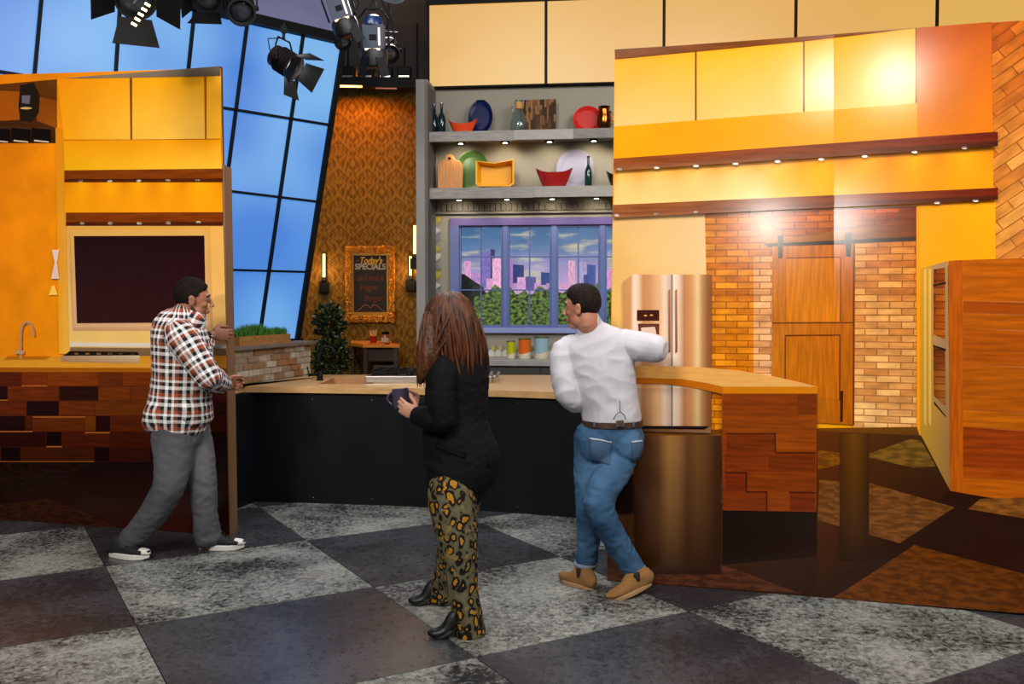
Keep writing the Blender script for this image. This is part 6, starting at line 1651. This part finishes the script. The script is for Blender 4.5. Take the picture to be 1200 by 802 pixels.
# ------------------------------------------------------------------ WOMAN IN BLACK BLAZER
Y2 = 4.58
pw = thing('person', 'woman in black blazer and leopard print trousers holding a mug', 'person', (J(540, 700, Y2).x, Y2, 0))
hc = J(527, 376, 4.56); HM = frame((-.72, .68, -.05)); hs = .97
neck = J(533, 408, 4.6)
body = MB(); head(body, hc, HM, hs, neck, .052, True)
body.loft([J(533, 408, Y2), J(535, 430, Y2), J(540, 470, Y2), J(542, 510, Y2), J(541, 545, Y2)], [(.07, .08), (.12, .11), (.12, .11), (.13, .12), (.14, .13)], side=(1, 0, 0))
sl, el, wl_ = J(520, 434, 4.47), J(521, 494, 4.42), J(489, 487, 4.50)
sr, er, wr_ = J(556, 432, 4.72), J(530, 485, 4.80), J(492, 474, 4.72)
for a_, b_, c_ in ((sl, el, wl_), (sr, er, wr_)):
    body.loft([a_, lerp(a_, b_, .5), b_], [.046, .042, .036]); body.loft([b_, lerp(b_, c_, .4), c_], [.036, .036, .025])
mugc = J(470, 467, 4.60)
hand(body, wl_, (-.86, .28, .42), (.28, .95, .0), (0, -.1, 1), (.28, .32, .36, .4), .92, .5)
hand(body, wr_, (-.93, -.22, .28), (-.15, -.95, .1), (0, 0, 1), (.3, .35, .4, .4), .92, .5)
hl, kl, al_ = J(529, 570, 4.50), J(536, 650, 4.42), J(551, 735, 4.40)
hr, kr, ar_ = J(543, 570, 4.66), J(531, 640, 4.76), J(518, 700, 4.88)
for a_, k_, n_ in ((hl, kl, al_), (hr, kr, ar_)):
    body.loft([a_, lerp(a_, k_, .5), k_], [.07, .06, .045]); body.loft([k_, lerp(k_, n_, .35), n_], [.045, .045, .032])
flesh(body, 'body', SK2, pw, .004, 3)
face_parts(hc, HM, hs, pw, '#2c1a10', mouth='#9c4a48')
# blazer
BK = mat('black_wool', '#09090b', .8, var=.25, vscale=5, bump=.25, bscale=24, spec=.18)
g = MB()
T_ = [(533, 412, .075, .08), (534, 421, .135, .125), (536, 438, .155, .14), (535, 465, .158, .135), (533, 492, .162, .135), (536, 515, .178, .15), (541, 538, .195, .165), (538, 554, .19, .172), (535, 563, .165, .165)]
g.loft([J(x, y, Y2) for x, y, a_, b_ in T_], [(a_, b_) for x, y, a_, b_ in T_], side=(1, -.25, .02), n=28)
g.loft([J(528, 424, 4.50), sl, J(517, 465, 4.43), el], [.06, .076, .07, .060], n=18); g.loft([el, lerp(el, wl_, .5), lerp(el, wl_, .93)], [.060, .056, .050], n=18)
g.loft([J(545, 424, 4.66), sr, lerp(sr, er, .5), er], [.06, .07, .064, .056], n=18); g.loft([er, lerp(er, wr_, .5), lerp(er, wr_, .9)], [.056, .052, .044], n=18)
bz = garment(g, 'blazer', BK, pw, .0065, 3, .005, None, 1.0, 31)
patch(pw, bz, [(511, 517), (546, 530), (545, 538), (510, 524)], mat('black_flap', '#08080a', .8, spec=.15), 'pocket_flap', .006)
patch(pw, bz, [(563, 505), (565, 505), (574, 548), (572, 549)], M_black, 'back_seam', .002)
# trousers: wide leopard print legs
g = MB(); LPD = leopard()
g.loft([J(541, 535, Y2), J(539, 552, Y2), J(537, 572, Y2)], [(.14, .14), (.138, .14), (.13, .13)], side=(1, -.25, 0), n=24)
g.loft([hl, J(530, 590, 4.47), J(537, 640, 4.43), J(542, 690, 4.41), J(549, 728, 4.40), J(551, 742, 4.40)], [(.11, .11), (.115, .11), (.095, .095), (.074, .08), (.070, .08), (.072, .08)], side=(1, 0, 0), n=20)
g.loft([hr, J(538, 600, 4.72), J(530, 640, 4.78), J(523, 675, 4.84), J(518, 699, 4.88)], [(.10, .10), (.095, .095), (.075, .08), (.066, .07), (.076, .075)], side=(1, 0, 0), n=20)
garment(g, 'trousers', LPD, pw, .0075, 3, .006, None, .8, 41)
bs_ = mat('boot_black', '#0d0b0b', .45)
shoe('heeled_boot', None, J(556, 752, 4.385).xy.to_3d(), (-.93, -.12, 0), .225, pw, bs_, bs_, .010, .040, 0, None, ankle=al_, blockheel=.062)
shoe('heeled_boot', None, J(528, 712, 4.86).xy.to_3d(), (-.97, -.05, 0), .225, pw, bs_, bs_, .010, .040, 0, None, ankle=ar_, blockheel=.062)
# hair: a soft volume plus falling locks
def hair_mat():
    m = mat('hair_auburn', '#1e0d07', .5, col2='#67381c', vscale=5, spec=.35, bump=.3, bscale=18, stretch=(9, 9, .7)); return m
HMm = hair_mat()
g = MB()
C_ = hc
g.ball(hc+HM@Vector((-.012, 0, .035)), (.112, .094, .104), HM)
D_ = [(528, 372, .095, .10), (530, 392, .112, .112), (533, 412, .122, .12), (537, 430, .12, .112), (542, 446, .085, .085), (549, 456, .045, .045)]
g.loft([J(x, y, 4.55+.02*i) for i, (x, y, a_, b_) in enumerate(D_)], [(a_, b_) for x, y, a_, b_ in D_], side=(1, 0, 0), n=24)
g.loft([J(513, 368, 4.53), J(507, 395, 4.50), J(503, 418, 4.46), J(497, 436, 4.46), J(492, 448, 4.47)], [.055, .062, .052, .034, .012], n=16)
hv = garment(g, 'hair', HMm, pw, .006, 3, .004, None, 2.2, 51)
# locks
m = MB(); rs = random.Random(5)
top_ = hc+HM@Vector((-.0, 0, .138))
def lockpath(phi, end, wob, out):
    pts = []
    for i in range(9):
        t = i/8
        if t < .45:
            a = t/.45*PI*.5
            p = hc+Vector((math.cos(phi)*.116*math.sin(a), math.sin(phi)*.112*math.sin(a), .03+.112*math.cos(a)))
            last = p
        else:
            u = (t-.45)/.55
            p = lerp(last, end, u)+Vector((math.cos(phi), math.sin(phi), 0))*(out*math.sin(PI*min(1, u*1.1))) + Vector((wob*math.sin(u*5+phi*3), 0, 0))
        pts.append(p)
    return pts
for k in range(230):
    phi = rs.uniform(-PI*1.02, PI*.15) if k % 5 else rs.uniform(0, 2*PI)
    if -PI*1.05 < phi < -PI*.80 or phi > PI*.8:
        e = J(rs.uniform(488, 512), rs.uniform(425, 455), rs.uniform(4.42, 4.5))
    else:
        f_ = (phi+PI)/(PI); e = J(lerp(508, 567, min(1, max(0, f_)))+rs.uniform(-6, 6), rs.uniform(425, 462)+(-12 if f_ < .3 else 0), 4.56-.1*math.sin(PI*min(1, max(0, f_)))+rs.uniform(-.02, .02))
    r0 = rs.uniform(.006, .011)
    m.tube(lockpath(phi, e, rs.uniform(-.008, .008), rs.uniform(.008, .026)), [r0*.6, r0, r0, r0, r0, r0, r0*.9, r0*.7, r0*.15], 6)
m.build('hair_lock', HMm, pw, smooth=True); tag(pw.children[-1], kind='stuff')
br = ringpart('bracelet', wl_+(el-wl_).normalized()*.006, (el-wl_), .031, .0035, mat('bracelet_gold', '#d8a850', .25, 1), pw)
br = ringpart('bracelet', wl_+(el-wl_).normalized()*-.010, (el-wl_)+Vector((.1, 0, .1)), .030, .003, MATS['bracelet_gold'], pw)
# mug
mg = thing('mug', 'dark purple ceramic mug held by the woman in both hands', 'mug', mugc-Vector((0, 0, .05)))
mm_ = mat('mug_purple', '#4a4056', .3, coat=.3)
ax = Vector((-.10, .05, 1)).normalized()
m = MB(); m.lathe(mugc-ax*.05, [(.034, 0), (.040, .006), (.042, .05), (.042, .098), (.040, .10), (.037, .098), (.036, .02), (.01, .015)], 28, axis=ax); m.build('cup', mm_, mg, smooth='auto')
m = MB(); m.tube([mugc+Vector((-.038-.03*math.sin(PI*k/8), -.012, .035-.07*k/8)) for k in range(9)], .0055, 8); m.build('handle', mm_, mg, smooth=True)
